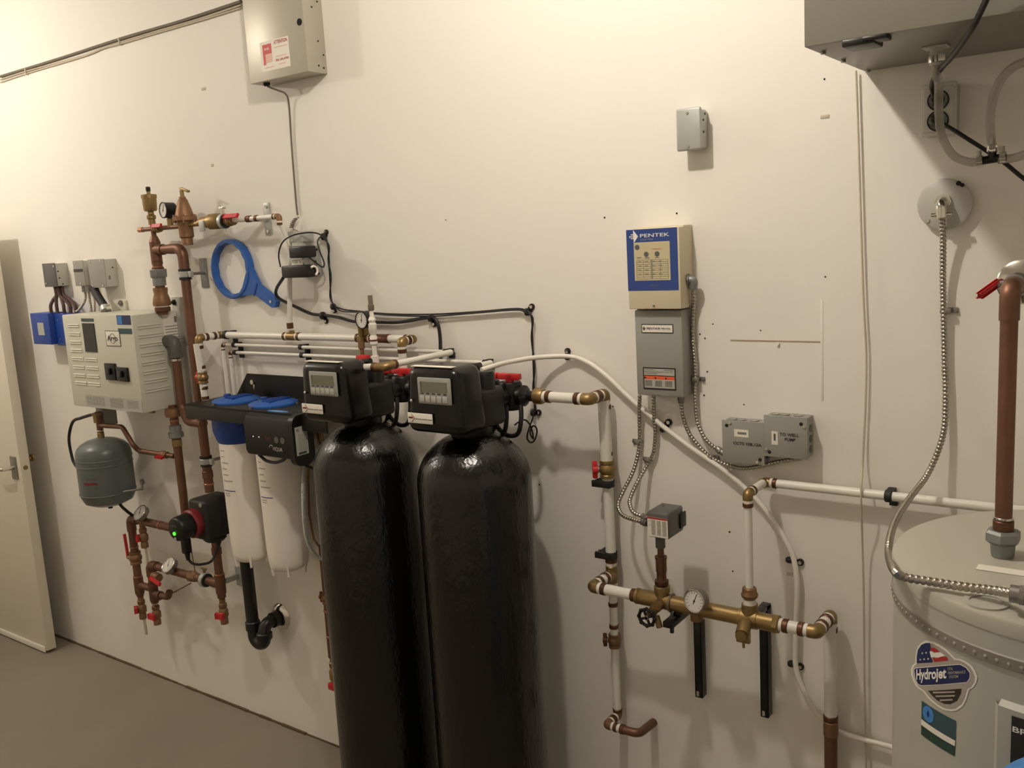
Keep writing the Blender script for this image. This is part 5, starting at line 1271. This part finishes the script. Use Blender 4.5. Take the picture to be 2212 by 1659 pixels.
# flexible conduits from the control boxes
def flex(label, pts, r=.0058, conn=()):
    pts = P(*pts); t = thing('flexible_conduit', label, 'conduit', pts[len(pts)//2])
    flexconduit('conduit', pts, r, t)
    for i in conn:
        a, b_ = (pts[0], pts[1]) if i == 0 else (pts[-1], pts[-2]); d_ = (b_-a).normalized()
        obj('connector', B().cyl(a-d_*.004, a+d_*.016, r*1.45, n=14).cyl(a+d_*.004, a+d_*.008, r*1.7, n=8), M_STEEL, t)
    return t
flex('left flexible metal conduit from the grey control box to the pressure switch', ((1381.8, 853, .03), (1381, 893, .02), (1382, 947.7, .014), (1378.6, 980, .016), (1367.7, 1019, .03), (1346, 1062.7, .06), (1336, 1086.5, .08), (1338.4, 1104, .1), (1352.5, 1117, .12), (1396, 1130, .145)), conn=(-1,))
flex('second flexible metal conduit bowing from the grey control box to the pressure switch', ((1412, 853, .03), (1413, 904, .02), (1415.5, 937, .016), (1412, 976, .014), (1400, 1002, .016), (1378.6, 1038.8, .05), (1362, 1075.7, .08), (1361, 1091, .1), (1370, 1108, .115), (1398, 1119, .125)), conn=(-1,))
flex('flexible metal conduit curving from the grey control box under the junction boxes', ((1470.8, 857, .03), (1474, 893, .025), (1487, 932.5, .018), (1511, 965, .014), (1537, 989, .014), (1569.6, 1004, .016), (1602, 1011.7, .018), (1634.7, 1008.4, .02), (1678, 998, .02), (1732, 990, .02)), conn=(0,))
t = flex('flexible metal conduit from the side of the beige box to the left junction box', ((1497, 622, .03), (1498.4, 646, .025), (1497.5, 672, .016), (1496.4, 713, .013), (1498, 746, .013), (1501, 779, .013), (1502.4, 819, .012), (1502, 859, .013), (1505.5, 904, .014), (1515, 932.5, .015), (1530.5, 956, .018), (1560, 977, .022)), conn=(-1,))
cp = W(1490, 604, .035)
obj('elbow_connector', B().tube(fillet([(PF.x1-.006, -.035, cp.z), (PF.x1+.016, -.033, cp.z), W(1497, 624, .03)], .012), .0105, 14).cyl((PF.x1-.002, -.035, cp.z), (PF.x1+.006, -.035, cp.z), .014, n=8), M_IRON, t)
for px, py, lab in ((1382, 953, 'small steel strap on the left conduit to the pressure switch'), (1405, 992, 'small steel strap on the bowed conduit to the pressure switch'), (1539, 987, 'small steel strap on the conduit under the junction boxes'), (1508, 818, 'small steel strap on the conduit beside the grey control box'), (2046, 670, 'steel strap on the conduit below the round cover plate')):
    p = W(px, py, 0); s_ = -1 if px < 1450 else 1
    t = thing('conduit_strap', lab, 'strap', p)
    w_ = .0085 if px < 2000 else .011
    obj('strap_band', B().box((p.x-w_, -.022, p.z-.006), (p.x+w_, 0, p.z+.006), .003), M_STEEL, t)
    obj('strap_ear', B().box((p.x, -.004, p.z-.006), (p.x+s_*(w_+.012), 0, p.z+.006), .0015).cyl((p.x+s_*(w_+.007), -.004, p.z), (p.x+s_*(w_+.007), -.008, p.z), .004, n=10), M_STEEL, t)

# junction boxes with handwriting
def squarebox(label, F, rows, tape, vert=False, scr=()):
    t, c = jbox(label, F, M_GREYB, M_GREYB, screws=(), lid=.005)
    for (u, v), (hu, hv) in scr:
        F.dot(c, 'screw', u, v, .0038, M_CHROME, .0025); F.dot(c, 'screw_slot', hu, hv, .0044, M_HOLE, .0006)
    for k, (fx) in enumerate((.2, .42, .72)):
        p = V((F.x0+(F.x1-F.x0)*fx, -.026, F.z1-.002)); obj('knockout', B().cyl(p, p+V((0, 0, .0018)), .0105, n=20).torus(p+V((0, 0, .0018)), Z1, .0105, .0009, 20, 6), M_GREYB, t)
    for k, v in enumerate((.3, .55, .8)):
        p = V((F.x1-.002, -.022, F.p(0, v).z)); obj('knockout', B().cyl(p, p+V((.0014, 0, 0)), .009, n=20), M_GREYD, t)
    tp = F.plate(c, 'label_tape', *tape, M_LABEL, .0005)
    u0, v0, u1, v1 = tape
    if vert: F.plate(c, 'label_smudge', u0+.05, v0+.06, u1-.05, v1-.1, M_GREYD, .0003, .0005)
    else: F.plate(c, 'label_smudge', u0+.08, v0+.06, u1-.05, v1-.06, M_GREYINK, .0003, .0005)
    for s_, u, v, h, w in rows: F.text(c, s_, u, v, h, M_INK, (F.x1-F.x0)*w, name='handwriting', e=.0004, bold=.022)
    return t
F = fbox((1558.7, 907), (1649, 911), (1559.8, 997), .045); F.z1 = (W(1558.7, 908, .045).z+W(1646, 911, .045).z)/2
FA = F
FB = fbox((1649, 897), (1744, 902), (1650, 987), .05); FB.z1 = (W(1648, 896.7, .05).z+W(1744, 902, .05).z)/2; FB.z0 = (W(1650, 986, .05).z+W(1742, 993, .05).z)/2
FA.x1 = FB.x0-.001
squarebox('grey junction box with handwritten circuit numbers', FA, (('CCTS 10B,12A', .27, .56, .007, .67),), (.30, .2, .64, .375), scr=(((.2, .06), (.12, .13)), ((.83, .93), (.9, .87))))
squarebox('grey junction box with TO WELL PUMP handwritten on its cover', FB, (('TO WELL', .37, .47, .0075, .44), ('PUMP', .49, .585, .0075, .24)), (.185, .375, .33, .7), True, scr=(((.93, .22), (.86, .16)), ((.06, .82), (.13, .89))))
obj('side_connector', B().cyl((FA.x0-.006, -.022, W(1557, 960, .022).z), (FA.x0+.002, -.022, W(1557, 960, .022).z), .006, n=8), M_STEEL, bpy.data.objects[[o.name for o in bpy.data.objects if o.get('label') == 'grey junction box with handwritten circuit numbers'][0]])

# pressure switch
fd = dMn+.042
F = fbox((1397.8, 1109), (1445, 1117), (1396, 1160), fd); F.z1 = W(1420, 1111, fd).z; F.z0 = W(1420, 1163, fd).z
F.x0, F.x1 = W(1397, 1135, fd).x, W(1444.5, 1140, fd).x
t = thing('pressure_switch', 'dark grey pressure switch with a red-striped label on a copper riser', 'switch', (xT, -dMn, F.z0-.02))
obj('cover', B().box((F.x0, -fd, F.z0), (F.x1, -fd+.085, F.z1+.004), .006, 3), M_GREYD, t)
F = Face(F.x0, F.x1, F.z0, F.z1+.004, fd)
lb = F.plate(t, 'warning_label', .04, .2, .96, .95, M_LABEL, .0006)
F.plate(lb, 'red_band', .04, .2, .96, .265, M_REDINK, .0003, .0006)
F.lines(lb, 'label_print', [(.1, .16, .36), (.1, .18, .52), (.22, .42, .5), (.48, .66, .5), (.72, .9, .5)] + [(.22+.25*c_, .4+.25*c_, .32+.045*k) for c_ in range(3) for k in range(13) if k != 4], M_GREYINK, .0009, .0011)
obj('adjusting_nut', B().cyl(((F.x0+F.x1)/2-.006, -fd+.045, F.z1+.004-.001), ((F.x0+F.x1)/2-.006, -fd+.045, F.z1+.012), .0032, n=10), M_CHROME, t)
obj('side_bracket', B().box((F.x1-.001, -fd+.06, F.z0+.012), (F.x1+.004, -fd+.092, F.z0+.05), .001).box((F.x1-.002, -fd+.065, F.z0+.012), (F.x1+.001, -fd+.085, F.z0+.046)), M_BLKP, t)
obj('base_neck', B().lathe([(.0095, 0), (.0125, .003), (.0125, F.z0-zsw-.012), (.016, F.z0-zsw+.004)], (xT, -dMn, zsw-.004), Z1, 16), M_GREYD, t)

# blank utility box higher on the wall
F = fbox((1458, 238), (1513.5, 226), (1462, 330), .052); F.z1 = (W(1458, 239, .052).z+W(1513, 227, .052).z)/2; F.z0 = (W(1463, 331, .052).z+W(1514, 319, .052).z)/2
F.x1 = W(1513.5, 270, .052).x; F.x0 = W(1460, 280, .052).x
t = thing('utility_box', 'blank galvanised utility box alone on the upper wall', 'electrical box', base(F))
obj('box_body', B().box((F.x0+.003, -.046, F.z0+.003), (F.x1-.003, 0, F.z1-.003), .008, 3), M_GALV, t)
obj('cover', B().box((F.x0, -F.d, F.z0), (F.x1, -F.d+.01, F.z1), .0045, 3), M_GALV, t)
for v in (.12, .9): F.dot(t, 'screw', .48, v, .0034, M_CHROME, .002)
for v, dy in ((.3, .03), (.58, .03), (.15, .02)): p = V((F.x1-.003, -dy, F.p(0, v).z)); obj('side_hole', B().cyl(p, p+V((.001, 0, 0)), .0026, n=10), M_HOLE, t)

# ------------------------------------------------------------------ ventilator cabinet at the upper right, outlet, hoses
vx0, vz0, vd = W(1737, 107, .404).x, 2.167, .404
t = thing('ventilation_unit', 'large grey metal cabinet hung high at the right end of the wall', 'cabinet', (vx0+.45, -.2, vz0))
obj('cabinet', B().box((vx0, -vd, vz0), (vx0+.95, -.002, vz0+.62), .0025), M_HRV, t)
a, c = WZ(1826, 92, vz0), WZ(1908, 78, vz0)
obj('black_hinge', B().box((a.x, -vd-.004, vz0-.012), (c.x-.01, -vd+.06, vz0+.001), .003).box((a.x+.035, -vd-.006, vz0-.008), (c.x+.012, -vd+.03, vz0+.001), .003), M_BLKP, t)
for dy in (.33, .2, .02): obj('case_screw', B().cyl((vx0+.012, -dy, vz0), (vx0+.012, -dy, vz0-.005), .005, n=8), M_STEEL, t)
dp = WZ(2022, 100, vz0)
obj('drain_spout', B().lathe([(.02, 0), (.02, .004), (.011, .006), (.011, .035)], (dp.x, dp.y, vz0), -Z1, 16).box((dp.x-.022, dp.y-.02, vz0-.004), (dp.x+.022, dp.y+.02, vz0), .002), M_GREYL, t)
k = obj('hose_clamp', B().cyl((dp.x, dp.y, vz0-.018), (dp.x, dp.y, vz0-.03), .014).box((dp.x+.008, dp.y-.02, vz0-.03), (dp.x+.02, dp.y-.006, vz0-.018)), M_CHROME, t)
dd = -dp.y
def hose(label, pts):
    pp = resample(smooth(pts, 10), .006)
    o = obj('drain_hose', B().tube(pp, .0082, 14), M_HOSE); tag(o, label, 'hose'); return o
T0 = W(2142, 344, .12)
hose('clear drain hose from under the grey cabinet to the small black tee', [V((dp.x, dp.y, vz0-.016)), V((dp.x, dp.y+.01, vz0-.05))]+P((2028, 185, dd-.04), (2028, 240, .16), (2035, 295, .14), (2060, 336, .125), (2095, 350, .12), (2128, 348, .12)))
hose('clear drain hose rising from the black tee in a wide bend', P((2146, 330, .12), (2140, 290, .12), (2140, 240, .12), (2155, 185, .13), (2185, 148, .15), (2225, 130, .18), (2290, 110, .2)))
hose('clear drain hose leaving the black tee to the right', P((2156, 345, .12), (2185, 342, .12), (2212, 334, .13), (2260, 310, .14)))
t = thing('hose_tee', 'small black hose tee with three steel clamps hanging below the outlet', 'fitting', T0)
obj('tee_body', B().cyl(T0+V((-.026, 0, -.002)), T0+V((.026, 0, .002)), .0078).cyl(T0, T0+V((.002, 0, .024)), .0078), M_BLKP, t)
for q_, ax in ((T0+V((-.02, 0, -.002)), X1), (T0+V((.02, 0, .002)), X1), (T0+V((.002, 0, .02)), Z1)):
    k = obj('hose_clamp', B().cyl(q_-ax*.0055, q_+ax*.0055, .0112, n=20), M_CHROME, t)
    side = V((0, -.011, .004))
    obj('clamp_screw', B().obox(q_+side, (.011, .009, .012), None, .002).cyl(q_+side+V((0, -.003, .004)), q_+side+V((0, -.003, .016)), .0042, n=8), M_STEEL, k)
F = fbox((1989, 187), (2066, 171), (1993, 299), .046); F.z1 = (W(1989, 187, .046).z+W(2066, 171.5, .046).z)/2; F.z0 = (W(1993, 299, .046).z+W(2067, 287, .046).z)/2
F.x0, F.x1 = W(1990, 240, .046).x, W(2066, 230, .046).x
t = thing('duplex_outlet', 'galvanised duplex outlet box with two black plugs under the grey cabinet', 'outlet', base(F))
obj('box_body', B().box((F.x0+.002, -.04, F.z0+.002), (F.x1-.002, 0, F.z1-.002), .004), M_GALV, t)
obj('raised_cover', B().box((F.x0, -.046, F.z0), (F.x1, -.038, F.z1), .003).box((F.x0+.004, -.05, F.z0+.008), (F.x1-.004, -.044, F.z1-.008), .003), M_PAINTST, t)
for v in (.33, .72):
    p = F.p(.5, v, .003); s_ = obj('socket', B().lathe([(.021, 0), (.021, .004), (.018, .004), (.018, .002)], p, -Y1, 24), M_BLKP, t)
    obj('socket_face', B().cyl(p, p+V((0, -.0025, 0)), .0178, n=24), M_GREYB, s_)
    obj('plug', B().lathe([(.014, 0), (.014, .012), (.009, .02), (.006, .026)], p+V((-.002, -.003, 0)), -Y1, 16), M_BLKP, s_)
p1, p2 = F.p(.5, .33, .028), F.p(.5, .72, .02)
cable('black_cable', P((2140, -40, .44), (2134, -10, .43), (2115, 32, .42), (2098, 64, .40), (2060, 118, .30), (2030, 152, .18), (2014, 180, .10), (2016, 200, .08))+[p1], .0052, M_CORD, 'black power cord hanging down the grey cabinet front to the outlet', 'cable', k=10)
cable('black_cable', [p2]+P((2060, 281, .09), (2095, 303, .1), (2130, 325, .1), (2170, 352, .1), (2212, 386, .11), (2290, 440, .12)), .0042, M_CORD, 'black power cord running from the outlet down to the right behind the tee', 'cable')
cs = [(1849, 153, .012), (1853, 260, .011), (1858, 420, .011), (1865, 640, .011), (1871, 760, .011), (1870, 860, .011), (1866, 950, .012), (1863, 1010, .02), (1860, 1070, .05), (1863, 1180, .025), (1866, 1300, .018), (1867, 1450, .016), (1870, 1640, .016), (1871, 1750, .016), (1871, 1850, .016)]
cable('pull_cord', P(*cs), .0024, M_CABW, 'thin cord hanging straight down the wall from the grey cabinet', 'cord')

# ------------------------------------------------------------------ round cover plate and heater conduit
c = W(2040, 441, .02); R = .0535
t = thing('heater_conduit', 'flexible metal conduit from a round grey cover plate to the water heater', 'conduit', W(1940, 1120, .05))
cv = obj('round_cover', B().lathe([(R-.002, 0), (R, .002), (R, .008), (R-.003, .01)], (c.x, -.012, c.z), -Y1, 44), M_GREYL, t)
obj('box_ring', B().cyl((c.x, -.014, c.z), (c.x, 0, c.z), R-.006, n=32), M_GALV, cv)
p = W(2071, 396, .022); obj('screw', B().cyl(p, p+V((0, -.003, 0)), .005, n=12).cyl(p+V((.007, 0, -.004)), p+V((.007, -.003, -.004)), .0042, n=12), M_HOLE, cv)
p = W(2003, 477, .022); obj('screw', B().cyl(p, p+V((0, -.003, 0)), .0045, n=12), M_CHROME, cv)
a, b_ = W(2038, 436, .022), W(2037.5, 470, .035)
obj('elbow_connector', B().tube(fillet([(a.x, -.022, a.z), (a.x, -.05, a.z-.002), (b_.x, -.05, b_.z)], .018, 6), .0115, 16).cyl((a.x, -.022, a.z), (a.x, -.03, a.z), .0165, n=8), M_CHROME, t)
for s_ in (-1, 1): obj('connector_screw', B().cyl((b_.x+s_*.01, -.05, b_.z+.006), (b_.x+s_*.02, -.05, b_.z+.006), .005, n=10), M_CHROME, t)
WX_, WD_, WR_, WZ_ = -.08, .53, .29, 1.30
endp = WZ(2196, 1284, WZ_+.03)
flexconduit('conduit', [V((b_.x, -.05, b_.z+.004))]+P((2037, 520, .035), (2037, 600, .022), (2039, 690, .016), (2041, 780, .014), (2043, 860, .016), (2037, 940, .025), (2006, 1020, .06), (1966, 1075, .16), (1936, 1122, .28), (1922, 1165, .39), (1920, 1200, .47))+[WZ(1931, 1230, WZ_+.022), WZ(1952, 1246, WZ_+.014), WZ(2010, 1256, WZ_+.013), WZ(2080, 1267, WZ_+.014), WZ(2150, 1276, WZ_+.02), endp], .0072, t)
obj('end_connector', B().cyl(endp+V((-.008, 0, 0)), endp+V((.022, 0, 0)), .0125, n=14).cyl(endp+V((.004, 0, 0)), endp+V((.01, 0, 0)), .0145, n=8), M_STEEL, t)

# ------------------------------------------------------------------ water heater
t = thing('water_heater', 'tall pale grey water heater with round printed badge at the right edge', 'water heater', (WX_, -WD_, 0))
body = obj('tank_jacket', B().lathe([(WR_-.01, 0.02), (WR_, .03), (WR_, WZ_-.055)], (WX_, -WD_, 0), Z1, 96), M_WH, t)
obj('base_ring', B().lathe([(WR_-.03, 0), (WR_-.03, .03)], (WX_, -WD_, 0), Z1, 64), M_BLKP, t)
obj('lid', B().lathe([(WR_+.002, WZ_-.024), (WR_+.003, WZ_-.005), (WR_+.001, WZ_-.001), (WR_-.003, WZ_), (WR_-.06, WZ_+.0005), (.02, WZ_+.002)], (WX_, -WD_, 0), Z1, 96), M_WHT, t)
obj('collar', B().lathe([(WR_+.0005, WZ_-.056), (WR_+.001, WZ_-.02)], (WX_, -WD_, 0), Z1, 96, cap=False), M_WH, t)
bd = obj('seam_band', B().lathe([(WR_, WZ_-.072), (WR_+.003, WZ_-.070), (WR_+.003, WZ_-.054), (WR_, WZ_-.052)], (WX_, -WD_, 0), Z1, 96, cap=False), M_WHBAND, t)
for i in range(-26, 10):
    a = math.radians(i*3.2); d_ = V((math.sin(a), -math.cos(a), 0)); p = V((WX_, -WD_, WZ_-.062))+d_*(WR_+.003)
    obj('rivet', B().lathe([(.0026, 0), (.002, .0012), (.0, .0015)], p, d_, 8), M_LABELS, bd)
def CY(px, py, R=WR_):
    r = ray(px, py); ox, oy = CAM.x-WX_, CAM.y+WD_
    A = r.x*r.x+r.y*r.y; Bq = 2*(ox*r.x+oy*r.y); C = ox*ox+oy*oy-R*R
    D_ = max(0.0, Bq*Bq-4*A*C); s = (-Bq-math.sqrt(D_))/(2*A); h = CAM+r*s
    return (math.atan2(h.x-WX_, -(h.y+WD_))*R, h.z)
def zm1(pts): return [CY(1960+x/10.37, 1380+y/10.37) for x, y in pts]
def zm2(pts): return [CY(1900+x/5.53, 1359+y/5.53) for x, y in pts]
def cpatch(parent, name, poly, m, e): return curved(parent, name, WX_, -WD_, WR_, poly, m, e)
def ctext(parent, s, a, b_, h, m, e, bold=0.0):
    """lettering wrapped on the heater: a, b_ = ends of the baseline in photo pixels of the badge close-up"""
    (u0, z0), (u1, z1) = a, b_
    cu = bpy.data.curves.new('t', 'FONT'); cu.body = s; cu.offset = bold; cu.resolution_u = 3
    o = bpy.data.objects.new('t', cu); col.objects.link(o); me = bpy.data.meshes.new_from_object(o.evaluated_get(bpy.context.evaluated_depsgraph_get()))
    bpy.data.objects.remove(o); bpy.data.curves.remove(cu)
    xs = [v.co.x for v in me.vertices]; mn, mx = min(xs), max(xs)
    bb_ = B(); bb_.bm.from_mesh(me); bpy.data.meshes.remove(me)
    for v in bb_.bm.verts:
        f = (v.co.x-mn)/(mx-mn); u = u0+(u1-u0)*f; z = z0+(z1-z0)*f+v.co.y/.7*h; a_ = u/WR_
        v.co = V((WX_+(WR_+e)*math.sin(a_), -WD_-(WR_+e)*math.cos(a_), z))
    return obj('lettering', bb_, m, parent)
outl = [(430, 35), (330, 80), (250, 160), (205, 270), (190, 380), (185, 530), (120, 590), (85, 680), (90, 800), (130, 930), (200, 1060), (280, 1130), (360, 1180), (440, 1290), (540, 1400), (680, 1510), (820, 1590), (980, 1625), (1120, 1600), (1250, 1500), (1330, 1350), (1375, 1180), (1395, 1130), (1480, 1090), (1550, 980), (1575, 850), (1530, 720), (1450, 600), (1330, 510), (1200, 450), (1085, 440), (980, 330), (860, 220), (720, 130), (580, 60)]
cx_, cy_ = 790, 830
bg = cpatch(t, 'round_badge', zm1(outl), M_LABEL, .0006)
cpatch(bg, 'badge_silver', zm1([(cx_+(x-cx_)*.925, cy_+(y-cy_)*.93) for x, y in outl]), M_LABELS, .0009)
cpatch(bg, 'blue_band_edge', zm1([(155, 690), (190, 645), (420, 625), (700, 600), (1100, 565), (1210, 562), (1340, 635), (1425, 755), (1418, 890), (1350, 975), (1100, 1000), (700, 1037), (320, 1050), (245, 1020), (185, 905)]), M_LABEL, .0011)
cpatch(bg, 'blue_band', zm1([(170, 690), (200, 660), (420, 640), (700, 615), (1100, 580), (1200, 577), (1330, 650), (1408, 760), (1400, 880), (1340, 960), (1100, 985), (700, 1020), (330, 1035), (260, 1010), (200, 900)]), M_NAVYD, .0013)
cpatch(bg, 'flag_field', zm1([(250, 250), (330, 130), (430, 88), (520, 88), (540, 200), (520, 300), (555, 420), (590, 520), (225, 545), (225, 400)]), M_NAVYD, .0012)
cpatch(bg, 'flag_red', zm1([(540, 190), (640, 205), (740, 280), (620, 300), (530, 250)]), M_REDINK, .0012)
cpatch(bg, 'flag_white', zm1([(515, 280), (560, 275), (620, 310), (760, 300), (870, 375), (800, 390), (700, 420), (600, 400), (550, 420)]), M_WHITE, .0014)
cpatch(bg, 'flag_red', zm1([(570, 420), (650, 430), (750, 395), (900, 400), (930, 480), (620, 515)]), M_REDINK, .0012)
for x, y in ((355, 320), (440, 310), (310, 465), (395, 455), (485, 445)):
    cpatch(bg, 'star', zm1([(x+(26 if k % 2 == 0 else 11)*math.cos(k*math.pi/5+.3), y+(30 if k % 2 == 0 else 12)*math.sin(k*math.pi/5+.3)) for k in range(10)]), M_WHITE, .0015)
cpatch(bg, 'dark_field', zm1([(480, 1160), (1225, 1110), (1210, 1230), (1130, 1380), (980, 1460), (840, 1450), (680, 1370), (560, 1260)]), M_BROWNP, .0012)
for x0_, x1_q, y_ in ((590, 1080, 1195), (650, 1080, 1280), (745, 1035, 1370)): cpatch(bg, 'small_print', zm1([(x0_, y_-16), (x1_q, y_-30), (x1_q, y_+6), (x0_, y_+22)]), M_LABELS, .0015)
(h0,) = zm1([(220, 905)]); (h1,) = zm1([(890, 870)])
ctext(bg, 'Hydrojet', h0, h1, .0165, M_WHITE, .0016, .03)
for s_, xa_, xb_, ya_, yb_ in (('TOTAL', 915, 1040, 700, 690), ('PERFORMANCE', 930, 1320, 790, 765), ('SYSTEM', 955, 1155, 880, 865)):
    (h0,) = zm1([(xa_, ya_)]); (h1,) = zm1([(xb_, yb_)]); ctext(bg, s_, h0, h1, .0042, M_LABELS, .0016, .02)
cd_ = cpatch(t, 'efficiency_card', zm2([(510, 855), (915, 1095), (900, 1520), (500, 1255)]), M_GREENP, .0006)
cpatch(cd_, 'card_dark', zm2([(510, 855), (915, 1095), (910, 1325), (505, 1070)]), M_TEAL, .0009)
cpatch(cd_, 'card_stripe', zm2([(505, 1070), (910, 1330), (906, 1398), (503, 1138)]), M_LABEL, .0012)
cpatch(cd_, 'card_emblem', zm2([(590+65*math.cos(k*math.pi/10), 1015+95*math.sin(k*math.pi/10)+.5*65*math.cos(k*math.pi/10)) for k in range(20)]), M_LBLUE, .0013)
cpatch(cd_, 'card_drop', zm2([(590, 960), (605, 1020), (590, 1060), (572, 1010)]), M_NAVYD, .0015)
# element cover with the maker's label
(u0, z0), = [CY(2163, 1530)]
zt_ = CY(2190, 1527)[1]
b = B(); n = 24; u1 = u0+.16
for i in range(n):
    ua_, ub_ = u0+(u1-u0)*i/n, u0+(u1-u0)*(i+1)/n
    def cp(u, e, z): a_ = u/WR_; return V((WX_+(WR_+e)*math.sin(a_), -WD_-(WR_+e)*math.cos(a_), z))
    e = .010
    b.bm.faces.new([b.bm.verts.new(p) for p in (cp(ua_, e, zt_-.5), cp(ub_, e, zt_-.5), cp(ub_, e, zt_), cp(ua_, e, zt_))])
    b.bm.faces.new([b.bm.verts.new(p) for p in (cp(ua_, e, zt_), cp(ub_, e, zt_), cp(ub_, 0, zt_+.006), cp(ua_, 0, zt_+.006))])
    if i == 0: b.bm.faces.new([b.bm.verts.new(p) for p in (cp(ua_, e, zt_), cp(ua_-.008, 0, zt_), cp(ua_-.008, 0, zt_-.5), cp(ua_, e, zt_-.5))])
bmesh.ops.remove_doubles(b.bm, verts=b.bm.verts, dist=1e-5)
obj('element_cover', b, M_WH, t)
la = [CY(2190, 1547, WR_+.011), CY(2182, 1641, WR_+.011)]
mk = cpatch(t, 'maker_label', rect(la[0][0], la[0][0]+.1, la[1][1]-.05, la[0][1]), M_INK, .0112)
h0 = CY(2192, 1581, WR_+.011); ctext(mk, 'BRADFORD', h0, (h0[0]+.085, h0[1]), .008, M_WHITE, .0118, .02)
# lid fittings
obj('lid_junction_box', B().box((endp.x+.02, endp.y-.032, WZ_), (endp.x+.1, endp.y+.04, WZ_+.05), .003), M_GREYB, t)
q = WZ(2130, 1302, WZ_)
obj('lid_port', B().lathe([(.03, 0), (.03, .003), (.022, .003), (.022, .001)], (q.x, q.y, WZ_), Z1, 28), M_WH, t)
q = WZ(2165, 1232, WZ_+.002)
obj('lid_label', B().box((q.x-.035, q.y-.012, WZ_+.0015), (q.x+.12, q.y+.012, WZ_+.0025)), M_LABEL, t)

# copper pipe from the wall down to the heater
DC = .553; pc_ = W(2174, 900, DC); xc = pc_.x
zt_ = W(2185, 622, DC).z
t = thing('heater_copper_pipe', 'brown copper pipe with a red valve dropping from a chrome wall plate to the heater', 'pipe', (xc, -DC, WZ_))
rc = .0128
pipe(t, 'copper_pipe', [(xc, .0, zt_), (xc, -DC, zt_), (xc, -DC, WZ_+.05)], rc, M_COP, .02)
obj('elbow', B().tube(fillet([(xc, -DC+.045, zt_), (xc, -DC, zt_), (xc, -DC, zt_-.05)], .024, 8), rc*1.16, 18), M_COP, t)
obj('escutcheon', B().lathe([(.046, 0), (.046, .003), (.036, .014), (.016, .017)], (xc, 0, zt_), -Y1, 36), M_CHROME, t)
obj('valve_flange', B().lathe([(.036, 0), (.037, .003), (.033, .007), (.026, .008), (.018, .014)], (xc, -DC+.125, zt_), -Y1, 36), M_CHROME, t)
ballvalve(t, (xc, -DC+.07, zt_), Y1, V((-1, 0, .1)), rc, body=M_STEEL, lever=(V((-.6, -.6, -.5)), .036), hmat=M_RED)
ring(t, 'coupling', (xc, -DC, W(2180, 668, DC).z), Z1, rc*1.14, .026, M_COP)
zz_ = WZ_+.002
obj('dielectric_union', B().lathe([(.0165, 0), (.0175, .004), (.0185, .02), (.0195, .022)], (xc, -DC, zz_), Z1, 16), M_IRON, t)
obj('union_nut', B().lathe([(.021, 0), (.027, .005), (.027, .018), (.022, .022)], (xc, -DC, zz_+.022), Z1, 6), M_IRON, t)
ring(t, 'copper_collar', (xc, -DC, zz_+.052), Z1, rc*1.22, .018, M_CRIMP)
ring(t, 'solder_joint', (xc, -DC, zz_+.064), Z1, rc*1.2, .004, M_CHROME)

# blue pressure tank in front of the heater, only its dome in view
BX, BD, BR_, BZ = -.02, 1.0, .15, 1.125
t = thing('pressure_tank', 'blue steel pressure tank dome at the foot of the water heater', 'tank', (BX, -BD, 0))
obj('tank_shell', B().lathe([(BR_, .06), (BR_, BZ)] + [(BR_*math.cos(a*math.pi/24), BZ+.09*math.sin(a*math.pi/24)) for a in range(1, 12)] + [(.01, BZ+.09)], (BX, -BD, 0), Z1, 64), M_PTANK, t)
obj('tank_stand', B().lathe([(BR_*.8, 0), (BR_*.8, .1)], (BX, -BD, 0), Z1, 48), M_BLKP, t)
